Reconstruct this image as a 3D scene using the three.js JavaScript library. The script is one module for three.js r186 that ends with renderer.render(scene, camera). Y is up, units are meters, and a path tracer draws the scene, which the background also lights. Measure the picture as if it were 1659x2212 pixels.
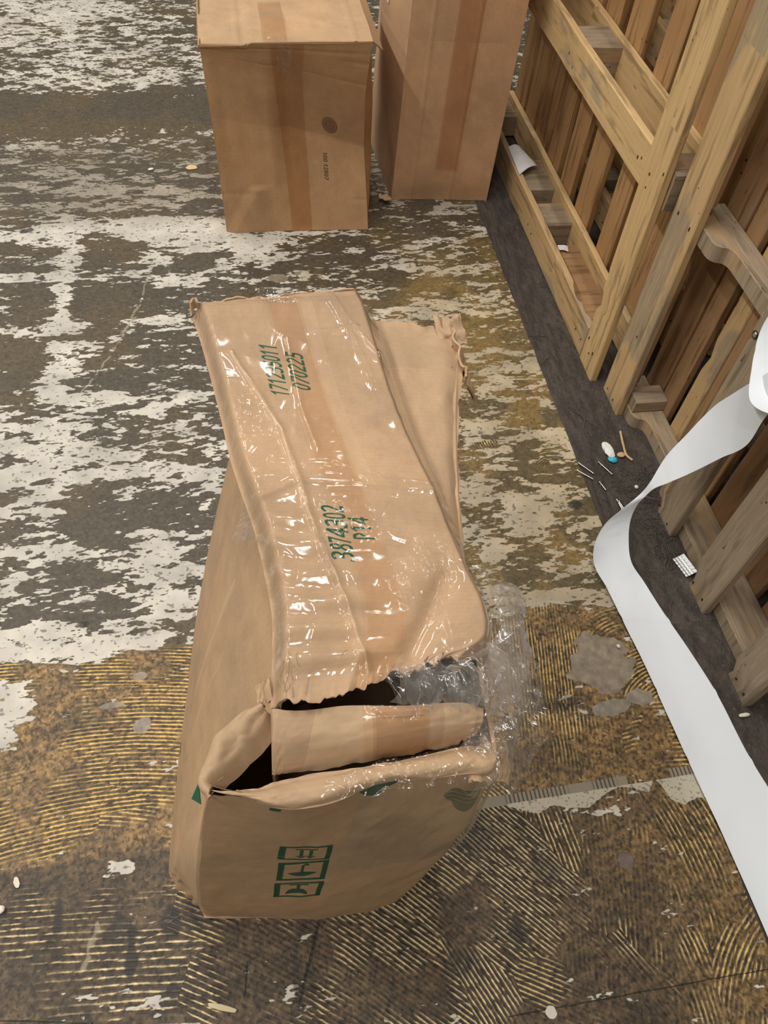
import * as THREE from 'three';
import { RectAreaLightUniformsLib } from 'three/addons/lights/RectAreaLightUniformsLib.js';
import { mergeGeometries } from 'three/addons/utils/BufferGeometryUtils.js';
RectAreaLightUniformsLib.init();

// ---------------------------------------------------------------- camera, light, exposure
const scene = new THREE.Scene();
scene.background = new THREE.Color(0x0b0b0c);
const camera = new THREE.PerspectiveCamera(67.29, 1659 / 2212, 0.05, 60);
camera.position.set(0, 1.46, 0);
camera.rotation.set(-0.932424, -0.248762, 0.115652, 'YXZ');
const renderer = new THREE.WebGLRenderer({ antialias: true });
renderer.toneMapping = THREE.LinearToneMapping;
renderer.toneMappingExposure = 1.0;
renderer.shadowMap.enabled = true;
const LAMP_POWER = 103, LAMP_TINT = 0xfffaf2;
const LAMP_SPOTS = [[-0.5, -4.6], [-0.4, 1.1], [-2.6, -5.0], [-2.6, -3.2], [-2.6, -1.4], [-2.6, 0.4], [-4.6, -2.6], [0.2, -1.3]];

// ---------------------------------------------------------------- helpers
let seed = 7;
const rnd = () => { seed = (seed * 1664525 + 1013904223) >>> 0; return seed / 4294967296; };
const rr = (a, b) => a + (b - a) * rnd();
const clamp = (x, a = 0, b = 1) => (x < a ? a : x > b ? b : x);
const sm = (a, b, x) => { const t = clamp((x - a) / (b - a)); return t * t * (3 - 2 * t); };
const mix = (a, b, t) => a + (b - a) * t;
const PERM = new Uint8Array(512), VAL = new Float32Array(256);
for (let i = 0; i < 256; i++) { PERM[i] = i; VAL[i] = rnd(); }
for (let i = 255; i > 0; i--) { const j = Math.floor(rnd() * (i + 1)); const t = PERM[i]; PERM[i] = PERM[j]; PERM[j] = t; }
for (let i = 0; i < 256; i++) PERM[256 + i] = PERM[i];
function vn(x, y) {
  const fx = Math.floor(x), fy = Math.floor(y); let u = x - fx, v = y - fy;
  u = u * u * (3 - 2 * u); v = v * v * (3 - 2 * v);
  const X = fx & 255, Y = fy & 255, a = PERM[X] + Y, b = PERM[X + 1] + Y;
  const p = VAL[PERM[a & 511]], q = VAL[PERM[b & 511]], r = VAL[PERM[(a + 1) & 511]], s = VAL[PERM[(b + 1) & 511]];
  return (p + (q - p) * u) + ((r + (s - r) * u) - (p + (q - p) * u)) * v;
}
function fb(x, y, o) { let s = 0, a = 0.5, t = 0; for (let i = 0; i < o; i++) { s += a * vn(x, y); t += a; a *= 0.5; x = x * 2.03 + 17.3; y = y * 2.03 - 9.1; } return s / t; }
const used = {};
function numbered(n) { const k = used[n] = (used[n] ?? -1) + 1; return k ? `${n}_${String(k).padStart(3, '0')}` : n; }
function shade(o) { o.castShadow = true; o.receiveShadow = true; return o; }
function part(name, geometry, material, parent) { const m = shade(new THREE.Mesh(geometry, material)); m.name = name; parent.add(m); return m; }
function thing(name, label, category, pos = [0, 0, 0], group) {
  const o = new THREE.Group(); o.name = numbered(name); o.position.set(...pos); scene.add(o);
  o.userData = { label, category }; if (group) o.userData.group = group; return o;
}
function single(name, geometry, material, label, category, group) {
  const m = part(numbered(name), geometry, material, scene); m.userData = { label, category }; if (group) m.userData.group = group; return m;
}
function struct(name, geometry, material) { const m = part(name, geometry, material, scene); m.userData.kind = 'structure'; return m; }
const V = (p) => new THREE.Vector3(p[0], p[1], p[2]);
const lerp3 = (a, b, t) => [mix(a[0], b[0], t), mix(a[1], b[1], t), mix(a[2], b[2], t)];
function curve(pts) { const c = new THREE.CatmullRomCurve3(pts.map(V), false, 'centripetal'); return (t) => { const p = c.getPoint(clamp(t)); return [p.x, p.y, p.z]; }; }
// A curved sheet of board, paper or film: fn(u, v) -> point; th > 0 closes it with a back face and edges; uv = fn or [width, height] in metres
function sheet(fn, nu, nv, th = 0, uv = [1, 1]) {
  const W = nu + 1, N = W * (nv + 1), front = new Float32Array(N * 3), tex = new Float32Array(N * 2), idx = [];
  for (let j = 0; j <= nv; j++) for (let i = 0; i <= nu; i++) {
    const k = j * W + i, p = fn(i / nu, j / nv);
    front[k * 3] = p[0]; front[k * 3 + 1] = p[1]; front[k * 3 + 2] = p[2];
    tex[k * 2] = i / nu * uv[0]; tex[k * 2 + 1] = j / nv * uv[1];
  }
  for (let j = 0; j < nv; j++) for (let i = 0; i < nu; i++) { const a = j * W + i, b = a + 1, c = a + W, d = c + 1; idx.push(a, b, d, a, d, c); }
  const g = new THREE.BufferGeometry();
  g.setAttribute('position', new THREE.BufferAttribute(front, 3)); g.setAttribute('uv', new THREE.BufferAttribute(tex, 2)); g.setIndex(idx); g.computeVertexNormals();
  if (!th) return g;
  const n = g.attributes.normal.array, pos = [...front], nor = [...n], tx = [...tex], id = [...idx];
  for (let k = 0; k < N; k++) { for (let q = 0; q < 3; q++) { pos.push(front[k * 3 + q] - n[k * 3 + q] * th); nor.push(-n[k * 3 + q]); } tx.push(tex[k * 2], tex[k * 2 + 1]); }
  for (let t = 0; t < idx.length; t += 3) id.push(idx[t] + N, idx[t + 2] + N, idx[t + 1] + N);
  const rim = [];
  for (let i = 0; i < nu; i++) rim.push(i); for (let j = 0; j < nv; j++) rim.push(j * W + nu);
  for (let i = nu; i > 0; i--) rim.push(nv * W + i); for (let j = nv; j > 0; j--) rim.push(j * W);
  for (let r = 0; r < rim.length; r++) {
    const a = rim[r], b = rim[(r + 1) % rim.length], s = pos.length / 3;
    const A = [pos[a * 3], pos[a * 3 + 1], pos[a * 3 + 2]], Bp = [pos[b * 3], pos[b * 3 + 1], pos[b * 3 + 2]], C = [pos[(b + N) * 3], pos[(b + N) * 3 + 1], pos[(b + N) * 3 + 2]], D = [pos[(a + N) * 3], pos[(a + N) * 3 + 1], pos[(a + N) * 3 + 2]];
    const nn = V(D).sub(V(A)).cross(V(Bp).sub(V(A))).normalize();
    for (const [q, k] of [[A, a], [Bp, b], [C, b], [D, a]]) { pos.push(...q); nor.push(nn.x, nn.y, nn.z); tx.push(tex[k * 2], tex[k * 2 + 1]); }
    id.push(s, s + 2, s + 1, s, s + 3, s + 2);
  }
  const o = new THREE.BufferGeometry();
  o.setAttribute('position', new THREE.Float32BufferAttribute(pos, 3)); o.setAttribute('normal', new THREE.Float32BufferAttribute(nor, 3)); o.setAttribute('uv', new THREE.Float32BufferAttribute(tx, 2)); o.setIndex(id);
  return o;
}
function dataTex(w, h, fill, srgb = true) {
  const d = new Uint8Array(w * h * 4), c = [0, 0, 0, 255];
  for (let j = 0; j < h; j++) for (let i = 0; i < w; i++) { c[3] = 255; fill(i, j, c); const k = (j * w + i) * 4; d[k] = clamp(c[0], 0, 255); d[k + 1] = clamp(c[1], 0, 255); d[k + 2] = clamp(c[2], 0, 255); d[k + 3] = c[3]; }
  const t = new THREE.DataTexture(d, w, h, THREE.RGBAFormat); t.magFilter = THREE.LinearFilter; t.minFilter = THREE.LinearMipmapLinearFilter; t.generateMipmaps = true;
  t.wrapS = t.wrapT = THREE.RepeatWrapping; if (srgb) t.colorSpace = THREE.SRGBColorSpace; t.needsUpdate = true; return t;
}

// ---------------------------------------------------------------- room shell and its lamps
{
  const wm = new THREE.MeshStandardMaterial({ color: 0xc8c5be, roughness: 0.9 }), cm = new THREE.MeshStandardMaterial({ color: 0xd4d2cc, roughness: 0.9 });
  const slab = (name, w, h, d, x, y, z, m) => { const g = new THREE.BoxGeometry(w, h, d); g.translate(x, y, z); return struct(name, g, m); };
  slab('wall_left', 0.2, 5.2, 12, -6.1, 2.6, -2, wm); slab('wall_right', 0.2, 5.2, 12, 3.3, 2.6, -2, wm);
  slab('wall_back', 9.6, 5.2, 0.2, -1.4, 2.6, -8.1, wm); slab('wall_front', 9.6, 5.2, 0.2, -1.4, 2.6, 4.1, wm);
  slab('ceiling', 9.6, 0.2, 12.4, -1.4, 5.25, -2, cm);
  const body = new THREE.MeshStandardMaterial({ color: 0xe8e6e0, roughness: 0.5 }), tube = new THREE.MeshStandardMaterial({ color: 0xffffff, emissive: LAMP_TINT, emissiveIntensity: 3 });
  const tray = mergeGeometries([new THREE.BoxGeometry(0.2, 0.05, 1.26).translate(0, 0.06, 0), new THREE.BoxGeometry(0.015, 0.05, 1.26).translate(0.1, 0.03, 0), new THREE.BoxGeometry(0.015, 0.05, 1.26).translate(-0.1, 0.03, 0)]);
  const tg = new THREE.CylinderGeometry(0.017, 0.017, 1.18, 14); tg.rotateX(Math.PI / 2);
  LAMP_SPOTS.forEach(([x, z], i) => {
    const t = thing('ceiling_lamp', ['twin tube ceiling lamp above the floor far behind the dented carton', 'twin tube ceiling lamp above the floor in front of the torn carton', 'farthest of four twin tube ceiling lamps in the row over the left floor', 'twin tube ceiling lamp of the left row, level with the tall carton', 'twin tube ceiling lamp of the left row, level with the torn carton', 'nearest of four twin tube ceiling lamps in the row over the left floor', 'twin tube ceiling lamp beside the left wall', 'twin tube ceiling lamp above the torn carton and the grooved floor'][i], 'ceiling lamp', [x, 4.7, z]);
    part('tray', tray, body, t);
    for (const s of [-0.05, 0.05]) { const m = part('tube', tg, tube, t); m.position.set(s, 0.01, 0); }
    const l = new THREE.RectAreaLight(LAMP_TINT, LAMP_POWER, 0.12, 1.18); l.position.set(0, -0.03, 0); l.rotation.x = -Math.PI / 2; t.add(l);
  });
}

// ---------------------------------------------------------------- floor: worn adhesive, trowel ridges, pale flakes
const PALE = [ // pale skin-coat areas: x, z, rx, rz, strength
  [...[-0.5635,-1.342,0.1634,0.103], .34], [...[-0.3111,-1.2584,0.1645,0.0855], .34], [...[-0.5686,-1.1996,0.1143,0.0813], .26], [...[-0.5247,-0.9789,0.1264,0.0706], .3], [...[-0.263,-0.998,0.1318,0.0727], .26], [...[-0.203,-0.8721,0.1076,0.0779], .26], [...[-0.4874,-0.7967,0.1745,0.047], .42], [...[-0.3325,-0.7779,0.1116,0.0314], .28], [...[-0.4003,-0.9828,0.079,0.0538], -.2], [...[-0.3987,-1.1149,0.0619,0.0903], -.3], [...[-0.213,-1.1221,0.0742,0.0919], -.2],
  [...[-0.4936,-2.2117,0.4652,0.0624], .4], [...[-0.1861,-2.2078,0.1723,0.0537], .3], [...[-0.5221,-2.0506,0.0397,0.1093], .4], [...[-0.534,-1.8808,0.0278,0.0905], .42], [...[-0.5344,-1.7432,0.0464,0.075], .42], [...[-0.5239,-1.5969,0.0352,0.1029], .32], [...[-0.5213,-1.5282,0.046,0.042], .34], [...[-0.6702,-1.9836,0.0898,0.03], .4], [...[-0.4519,-1.9804,0.1582,0.0195], .2], [...[-0.1874,-1.9679,0.0945,0.0305], .42], [...[-0.6431,-1.7515,0.0725,0.0379], .3], [...[-0.4749,-1.7578,0.0494,0.0192], .3],
  [...[-0.252,-1.7804,0.0765,0.0509], .2], [...[-0.2706,-1.4156,0.0805,0.0634], .24], [...[-0.4324,-1.4789,0.0804,0.0361], .36], [...[-0.049,-2.045,0.1965,0.0901], .14], [...[-0.0026,-2.1369,0.1584,0.0713], .36], [...[-0.2832,-2.105,0.1106,0.0416], .18], [...[-0.4072,-1.8721,0.1157,0.1199], -.3], [...[-0.6218,-1.8868,0.0754,0.1002], -.3], [...[-0.5933,-1.6201,0.0703,0.1207], -.3], [...[-0.4196,-2.1128,0.0954,0.0799], -.25], [...[-0.1458,-2.0507,0.083,0.0677], -.2], [...[-0.3591,-1.3684,0.0898,0.0613], -.25], [...[-0.3943,-1.6217,0.0721,0.105], -.08],
  [...[-0.6791,-3.3951,0.6096,0.1924], .16], [...[-0.819,-3.7307,0.3723,0.2161], .3], [...[-0.3554,-3.2022,0.3522,0.052], .22], [...[-0.6384,-2.9303,0.4229,0.1297], -.55], [...[-0.1988,-2.9635,0.2203,0.1208], -.5], [...[-0.6282,-2.6434,0.2583,0.1151], .12], [...[-0.4769,-2.3876,0.3812,0.1034], .1], [...[-0.3188,-2.4345,0.1791,0.0803], .12], [...[-0.4154,-2.6219,0.1849,0.0868], -.08], [...[-0.5655,-3.8285,0.2312,0.1148], .15],
  [...[0.564,-1.7838,0.1546,0.0528], .2], [...[0.5214,-2.0111,0.1329,0.0425], .24], [...[0.4501,-2.2133,0.092,0.0413], .12], [...[0.7125,-2.2001,0.0943,0.0783], .12], [...[0.2323,-2.0282,0.1728,0.0914], -.1], [...[0.4965,-1.8752,0.1713,0.087], -.1], [...[0.6921,-1.9075,0.0879,0.134], .04], [...[0.7102,-1.5228,0.0932,0.0525], .32], [...[0.7924,-1.5255,0.0537,0.0306], .32], [...[0.6289,-1.4115,0.0383,0.0694], .3], [...[0.7388,-1.2497,0.0619,0.0422], .3], [...[0.5569,-1.2193,0.0721,0.0916], .16], [...[0.4944,-1.1051,0.0461,0.0985], .2], [...[0.6286,-1.0342,0.0919,0.0558], .2], [...[0.4734,-0.9165,0.0542,0.0751], .26], [...[0.6396,-0.9507,0.1234,0.0789], .22], [...[0.6389,-0.7981,0.139,0.0657], .3], [...[0.5187,-0.753,0.0931,0.0287], .26], [...[0.4657,-0.7943,0.052,0.0465], .18], [...[0.6827,-1.3209,0.0754,0.0665], -.2], [...[0.5745,-0.8797,0.0542,0.044], -.22], [...[0.6784,-1.6118,0.0815,0.0778], -.15],
  [...[-0.5301,-0.6731,0.0537,0.04], .8], [...[-0.5305,-0.6087,0.0355,0.0407], .8], [...[-0.3127,-0.3381,0.0266,0.0149], .5], [...[-0.2899,-0.3461,0.011,0.0194], .5], [...[-0.2402,-0.1398,0.0188,0.0162], .3],
];
const MORTAR = [[0.383,-0.3621], [0.3978,-0.3499], [0.4428,-0.3336], [0.4775,-0.344], [0.5084,-0.3347], [0.5429,-0.3283], [0.5746,-0.3461], [0.6122,-0.3602], [0.6502,-0.348], [0.668,-0.3403], [0.6848,-0.3645], [0.6949,-0.356], [0.7055,-0.3248], [0.7281,-0.3105], [0.7638,-0.3185]];
const GREY = [[...[0.6646,-0.613,0.0723,0.0655], 150, 138, 121], [...[0.6559,-0.5132,0.0484,0.018], 150, 142, 128], [...[0.7217,-0.5278,0.0333,0.0205], 152, 144, 130], [...[-0.2729,-0.595,0.0166,0.0157], 150, 140, 128], [...[-0.3299,-0.6436,0.0264,0.0067], 150, 140, 122], [...[0.5829,-0.2312,0.0129,0.0127], 118, 104, 98], [...[-0.28,-0.6996,0.0127,0.008], 165, 150, 130], [...[0.084,-1.9462,0.0276,0.022], 140, 130, 110]];
const INK = [[...[-0.2815,-0.2107,0.0096,0.0394], .9], [...[-0.2192,-0.2422,0.0198,0.0341], .8], [...[-0.4029,-0.283,0.009,0.0314], .8], [...[-0.2145,-0.1486,0.0146,0.0152], .8], [...[-0.305,-0.2479,0.0225,0.0246], .5], [...[-0.1736,-0.2636,0.0464,0.0281], .4], [...[-0.0203,-0.1451,0.0068,0.0509], .5], [...[0.3581,-0.1502,0.0208,0.0209], .6], [...[0.4324,-0.2355,0.0336,0.0379], .4], [...[0.3058,-0.3165,0.0512,0.0472], .35], [...[0.2533,-0.1174,0.0466,0.0264], .4], [...[0.6056,-0.18,0.0337,0.0452], .3], [...[0.5094,-0.57,0.029,0.0202], .5], [...[0.5392,-0.5361,0.0672,0.0198], .4], [...[0.4884,-0.4287,0.0825,0.0359], .3], [...[-0.3964,-0.4872,0.0328,0.0495], .25], [...[-0.3777,-0.6347,0.0524,0.0373], .25], [...[-0.2522,-0.4104,0.0114,0.0698], .3], [...[-0.3995,-0.8286,0.0187,0.0098], .9], [...[0.7314,-1.0234,0.0231,0.0143], .7]];
const TROWEL = [ // sweeps of the notched trowel: x, z, direction, arc radius (m), ridge period (m), reach (m), gold 0..1, strength
  [...[0.4505,-0.199,0.8161], 9, .0072, .07, .12, 1], [...[0.4548,-0.2143,0.8787], 9, .0072, .07, .12, 1], [...[0.5444,-0.0744,1.0123], 9, .0074, .05, .2, .8],
  [...[0.4785,-0.2807,1.4544], 9, .0085, .06, .45, .75], [...[0.5293,-0.2123,1.7811], 6, .0085, .08, .5, .55], [...[0.5779,-0.141,1.8571], 4, .0085, .08, .55, .5],
  [...[0.4935,-0.6221,1.7365], 9, .0070, .06, .95, .95], [...[0.5505,-0.6093,1.7526], 9, .0070, .05, .9, .9], [...[0.493,-0.4286,1.729], 9, .0075, .08, .8, .45], [...[0.6082,-0.4316,1.7737], 9, .008, .06, .6, .35],
  [...[0.7199,-0.4304,0.0117], .35, .0085, .045, .85, 1], [...[0.7347,-0.5755,-0.427], .12, .0075, .03, .8, .9], [...[0.6708,-0.6781,-0.7213], .1, .008, .02, .7, .6],
  [...[0.7099,-0.0441,-0.8701], .3, .0085, .07, .6, .8], [...[0.7518,-0.017,-0.9971], .4, .0085, .05, .6, .8], [...[0.7122,-0.1806,1.534], .5, .009, .08, .75, .45], [...[0.6448,-0.0321,1.5307], .6, .0085, .06, .6, .6],
  [...[-0.3703,-0.5589,0.0069], .9, .0078, .12, .85, .8], [...[-0.3741,-0.7468,0.0949], 3, .0075, .06, 1, .85], [...[-0.4356,-0.446,-0.0922], 1.2, .0078, .09, .95, .9], [...[-0.3,-0.4071,0.2182], 1, .0075, .05, .6, .7], [...[-0.4237,-0.6313,0.0143], 2, .008, .06, .35, .35],
  [...[-0.3934,-0.3134,0.0764], 6, .0088, .08, .3, .55], [...[-0.3801,-0.237,0.102], 6, .0105, .08, .15, .42], [...[-0.3314,-0.1632,0.0878], 6, .0115, .1, .12, .4], [...[-0.1292,-0.1231,0.5119], 6, .009, .06, .2, .6],
  [...[0.149,-0.1404,0.7136], 6, .0074, .09, .16, .85], [...[-0.0255,-0.1795,0.6011], 6, .0078, .07, .15, .6], [...[0.2812,-0.0875,1.1274], 6, .0074, .06, .16, .8], [...[0.4178,-0.0232,0.5137], 6, .0074, .06, .4, .8], [...[0.2726,-0.1702,0.7859], 6, .0076, .06, .2, .6], [...[-0.125,-0.2283,0.4789], 6, .008, .05, .4, .5],
  [...[0.5688,-1.3244,1.3193], 2, .007, .08, .5, .16], [...[0.6864,-1.1758,-0.5386], .06, .006, .035, .7, .2],
];
const LINES = [[...[-0.287,-2.0185], ...[-0.3169,-1.8453], .0035], [...[-0.3169,-1.8453], ...[-0.3598,-1.711], .004], [...[-0.3598,-1.711], ...[-0.4101,-1.5875], .004], [...[-0.4101,-1.5875], ...[-0.448,-1.5085], .0035], [...[-0.3606,-1.7301], ...[-0.3256,-1.7956], .003], [...[-0.3374,-0.263], ...[-0.3554,-0.202], .006], [...[-0.9116,-3.5982], ...[-0.8238,-3.7757], .008], [...[-0.556,-3.1298], ...[-0.3444,-3.4583], .008]];
const DARKLINES = [[...[0.3114,-0.033], ...[0.7668,-0.0317], .0008], [...[-0.4765,-0.1476], ...[-0.3377,-0.1227], .001], [...[0.0247,-0.2133], ...[-0.0164,-0.1058], .0024], [...[-0.0973,-0.1699], ...[-0.1033,-0.1253], .0016], [...[-0.671,-2.221], ...[-0.6514,-2.2272], .01]];
function segDist(x, z, s) { const dx = s[2] - s[0], dz = s[3] - s[1], t = clamp(((x - s[0]) * dx + (z - s[1]) * dz) / (dx * dx + dz * dz)); return Math.hypot(x - s[0] - t * dx, z - s[1] - t * dz); }
const TW = TROWEL.map(([x, z, a, R, p, reach, gold, k]) => ({ x, z, cx: x - Math.sin(a) * R, cz: z + Math.cos(a) * R, ca: Math.cos(a), sa: Math.sin(a), R, p, reach, gold, k }));
let lastH = 0;
const bins = new Map(), near2 = (x, z, p, m) => Math.abs(x - p[0]) < p[2] * m + 0.12 && Math.abs(z - p[1]) < p[3] * m + 0.12;
function listsAt(x, z) { // what reaches a 10 cm cell of the floor
  const i = Math.floor(x * 10), j = Math.floor(z * 10), key = i * 1000 + j; let q = bins.get(key);
  if (!q) { const cx = (i + .5) / 10, cz = (j + .5) / 10, line = (s) => segDist(cx, cz, s) < 0.1; bins.set(key, q = { pale: PALE.filter((p) => near2(cx, cz, p, 1.75)), grey: GREY.filter((p) => near2(cx, cz, p, 1.4)), ink: INK.filter((p) => near2(cx, cz, p, 1.7)), lines: LINES.filter(line), dark: DARKLINES.filter(line) }); }
  return q;
}
function floorAt(x, z, c) {
  const L = listsAt(x, z);
  const wob = fb(x * 7, z * 7, 3) - 0.5, fine = vn(x * 260, z * 260), fine2 = vn(x * 90 + 5, z * 120), mid = fb(x * 22, z * 30, 3);
  const near = sm(-0.765, -0.735, z + 0.05 * wob + 0.016 * (mid - .5)), low = sm(-0.375, -0.355, z + 0.006 * (mid - .5));
  const right = sm(0.15, 0.55, x + 0.5 * wob) * sm(-2.35, -1.7, z + wob * 0.5) * (1 - near);
  // dirty adhesive ground
  let r = mix(90, 108, right), g = mix(82, 95, right), b = mix(69, 68, right);
  const patch = fb(x * 5 + 3, z * 6, 3), warm = sm(0.45, 0.68, patch);
  r += warm * 10; g += warm * 5; b -= warm * 4;
  
  if (right > 0) { const y1 = sm(0.48, 0.62, fb(x * 9 + 31, z * 9, 4)) * right; r = mix(r, 142, y1); g = mix(g, 118, y1); b = mix(b, 72, y1); }
  if (near > 0) {
    const gold = Math.max(1 - low, 0.75 * sm(0.42, 0.7, x + 0.3 * wob)), n2 = sm(0.35, 0.7, mid);
    r = mix(r, mix(mix(100, 80, n2), mix(128, 156, n2), gold), near); g = mix(g, mix(mix(82, 66, n2), mix(104, 125, n2), gold), near); b = mix(b, mix(mix(60, 48, n2), mix(71, 80, n2), gold), near);
  }
  const grit = fb(x * 150 + z * 40, z * 150 - x * 40, 3), fleck = sm(0.60, 0.70, fb(x * 210 - z * 50, z * 170 + x * 50 + 9, 2)), grime = 0.78 + 0.14 * fine2 + mix(0.30, 0.80, near) * (grit - 0.5) + 0.16 * fine; r *= grime; g *= grime; b *= grime;
  { const k = fleck * mix(0.12, 0.34, near); r *= 1 - k; g *= 1 - k; b *= 1 - k; }
  let h = 0.3 + 0.1 * mid + 0.06 * fine;
  // trowel ridges: the nearest sweep rules
  let best = 9, sweep = null;
  if (z > -1.25) for (const t of TW) {
    const dx = x - t.x, dz = z - t.z, al = Math.abs(dx * t.ca + dz * t.sa), ac = Math.abs(-dx * t.sa + dz * t.ca), d = Math.max(al * 0.45, ac) / t.reach;
    if (d < best) { best = d; sweep = t; }
  }
  if (sweep && (near > 0.02 || best < 1)) {
    const t = sweep, rad = t.R - Math.hypot(x - t.cx, z - t.cz), cyc = (rad + 0.0016 * (fb(x * 30, z * 30, 2) - .5)) / t.p, w = Math.sin(cyc * 6.2832);
    const along = fb(x * 16 + Math.floor(cyc) * 3.7, z * 16 + Math.floor(cyc) * 1.3, 2), worn = fb(x * 11 + 40, z * 11, 3);
    const keep = sm(0.70, 0.50, worn + (1 - t.k) * 0.22 + (best > 1 ? (best - 1) * 0.07 : 0)) * sm(0.26, 0.40, along + 0.2 * fine2 + (t.k - 0.6) * 0.2) * (near > .5 ? 1 : sm(1.0, .6, best));
    const gap = sm(0.66, 0.56, fb(x * 75 + cyc * 2.1, z * 75, 2) - 0.06 * t.k), ridge = sm(t.p > 0.0087 ? 0.5 : 0.1, t.p > 0.0087 ? 0.95 : 0.8, w + 0.5 * (grit - .5)) * keep * gap;
    const rc = mix(222, 222, t.gold), gc = mix(206, 188, t.gold), bc = mix(166, 108, t.gold), lum = 0.86 + 0.28 * fine + 0.3 * (grit - .4);
    r = mix(r, rc * lum, ridge * 0.88); g = mix(g, gc * lum, ridge * 0.88); b = mix(b, bc * lum, ridge * 0.88);
    h += 0.30 * sm(-0.6, 0.8, w) * (0.35 + 0.65 * keep);
    const deep = sm(-0.35, -0.9, w) * keep * 0.35; r *= 1 - deep; g *= 1 - deep; b *= 1 - deep;
  }
  // pale flakes
  let bias = near > 0.5 ? -0.36 : right > 0.4 ? -0.04 : -0.085;
  for (const p of L.pale) { const dx = (x - p[0] + 0.03 * wob) / p[2], dz = (z - p[1] + 0.03 * wob) / p[3], d = dx * dx + dz * dz; if (d < 3) bias += p[4] * (z > -0.8 ? 1 : right > .3 ? 0.7 : 0.9) * sm(1.7, 0.2, Math.sqrt(d)); }
  const band = z < -2.6 ? 1 : 0.7, fl = 0.42 * fb(x * 17 * band, z * 31, 4) + 0.38 * fb(x * 48 * band + z * 9 + 9, z * 88, 3) + 0.20 * fb(x * 130 * band, z * 230, 2) + bias * 0.44;
  const flake = sm(0.518, 0.540, fl);
  if (flake > 0) {
    const tone = 0.76 + 0.2 * fb(x * 26 + 7, z * 26, 3) + 0.18 * fb(x * 8, z * 11 + 4, 3), speck = sm(0.68, 0.76, fb(x * 110 + z * 30, z * 150 - x * 20, 3)) * 0.35;
    const muted = sm(-2.2, -2.35, z) * sm(-2.8, -2.65, z), k = tone * (1 - speck);
    const pr = mix(mix(216, 196, right), 166, muted) * k, pg = mix(mix(211, 181, right), 157, muted) * k, pb = mix(mix(201, 154, right), 143, muted) * k;
    r = mix(r, pr, flake); g = mix(g, pg, flake); b = mix(b, pb, flake); h = mix(h, 0.78 + 0.06 * mid, flake);
    const rim = sm(0.50, 0.522, fl) * (1 - flake); r *= 1 - 0.1 * rim; g *= 1 - 0.1 * rim; b *= 1 - 0.1 * rim;
  }
  // mortar strip along an old tile edge on the right
  const mz = -0.362 - 0.014 * (x - 0.6), md = z - mz;
  if (x > 0.33 && x < 0.82) {
    const e = fb(x * 40, 3.3, 3), inMortar = md > -0.015 && md < 0.004;
    if (inMortar && fb(x * 9, 8.1, 2) > 0.3) { const comb = sm(.2, .7, Math.sin(x * 760)) * sm(.4, .6, vn(x * 24, 2)); r = mix(150, 78, comb); g = mix(142, 70, comb); b = mix(124, 58, comb); h = 0.62; }
    let k0 = 0; while (k0 < MORTAR.length - 2 && MORTAR[k0 + 1][0] < x) k0++;
    const ma = MORTAR[k0], mb = MORTAR[k0 + 1], depth = mix(ma[1], mb[1], clamp((x - ma[0]) / (mb[0] - ma[0]))) - mz + 0.007 * (e - .5) + 0.004 * (grit - .5);
    if (md >= 0.002 && md < depth && x > MORTAR[0][0] && x < 0.775) { const k = 0.94 + 0.1 * mid - 0.25 * sm(0.72, .8, vn(x * 300, z * 300)); r = 200 * k; g = 193 * k; b = 174 * k; h = 0.8; }
  }
  for (const p of L.grey) { const dx = (x - p[0]) / p[2], dz = (z - p[1]) / p[3], q = Math.sqrt(dx * dx + dz * dz) + 0.9 * (fb(x * 34, z * 34, 4) - .5); if (q < 1) { const k = sm(1, 0.95, q), l = 0.82 + 0.36 * fb(x * 90, z * 90, 3); r = mix(r, p[4] * l, k); g = mix(g, p[5] * l, k); b = mix(b, p[6] * l, k); h = mix(h, 0.72, k); } }
  for (const p of L.ink) { const dx = (x - p[0]) / p[2], dz = (z - p[1]) / p[3], q = Math.sqrt(dx * dx + dz * dz) + 1.1 * (fb(x * 45, z * 45, 3) - .5); if (q < 1.1) { const k = sm(1.1, 0.6, q) * p[4] * 0.85; r = mix(r, 34, k); g = mix(g, 31, k); b = mix(b, 29, k); } }
  for (const s of L.lines) { const d = segDist(x + 0.008 * (vn(x * 60, z * 60) - .5), z, s); if (d < s[4]) { const k = sm(s[4], s[4] * .4, d) * 0.6 * sm(.3, .5, vn(x * 90, z * 90) + .15); r = mix(r, 186, k); g = mix(g, 176, k); b = mix(b, 152, k); } }
  for (const s of L.dark) { const d = segDist(x, z + 0.002 * (vn(x * 50, z * 50) - .5), s); if (d < s[4]) { r *= .45; g *= .45; b *= .45; h -= 0.2; } }
  c[0] = r; c[1] = g; c[2] = b; lastH = h; 
}
function floorMaterial(x0, x1, z0, z1, w, h, bump) {
  const hd = bump ? new Uint8Array(w * h) : null;
  const map = dataTex(w, h, (i, j, c) => { floorAt(x0 + (x1 - x0) * (i + .5) / w, z1 + (z0 - z1) * (j + .5) / h, c); if (hd) hd[j * w + i] = clamp(lastH) * 255; });
  const m = new THREE.MeshStandardMaterial({ map, roughness: 0.55 });
  if (hd) { m.bumpMap = dataTex(w, h, (i, j, c) => { c[0] = c[1] = c[2] = hd[j * w + i]; }, false); m.bumpScale = 0.0026; }
  return m;
}
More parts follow.
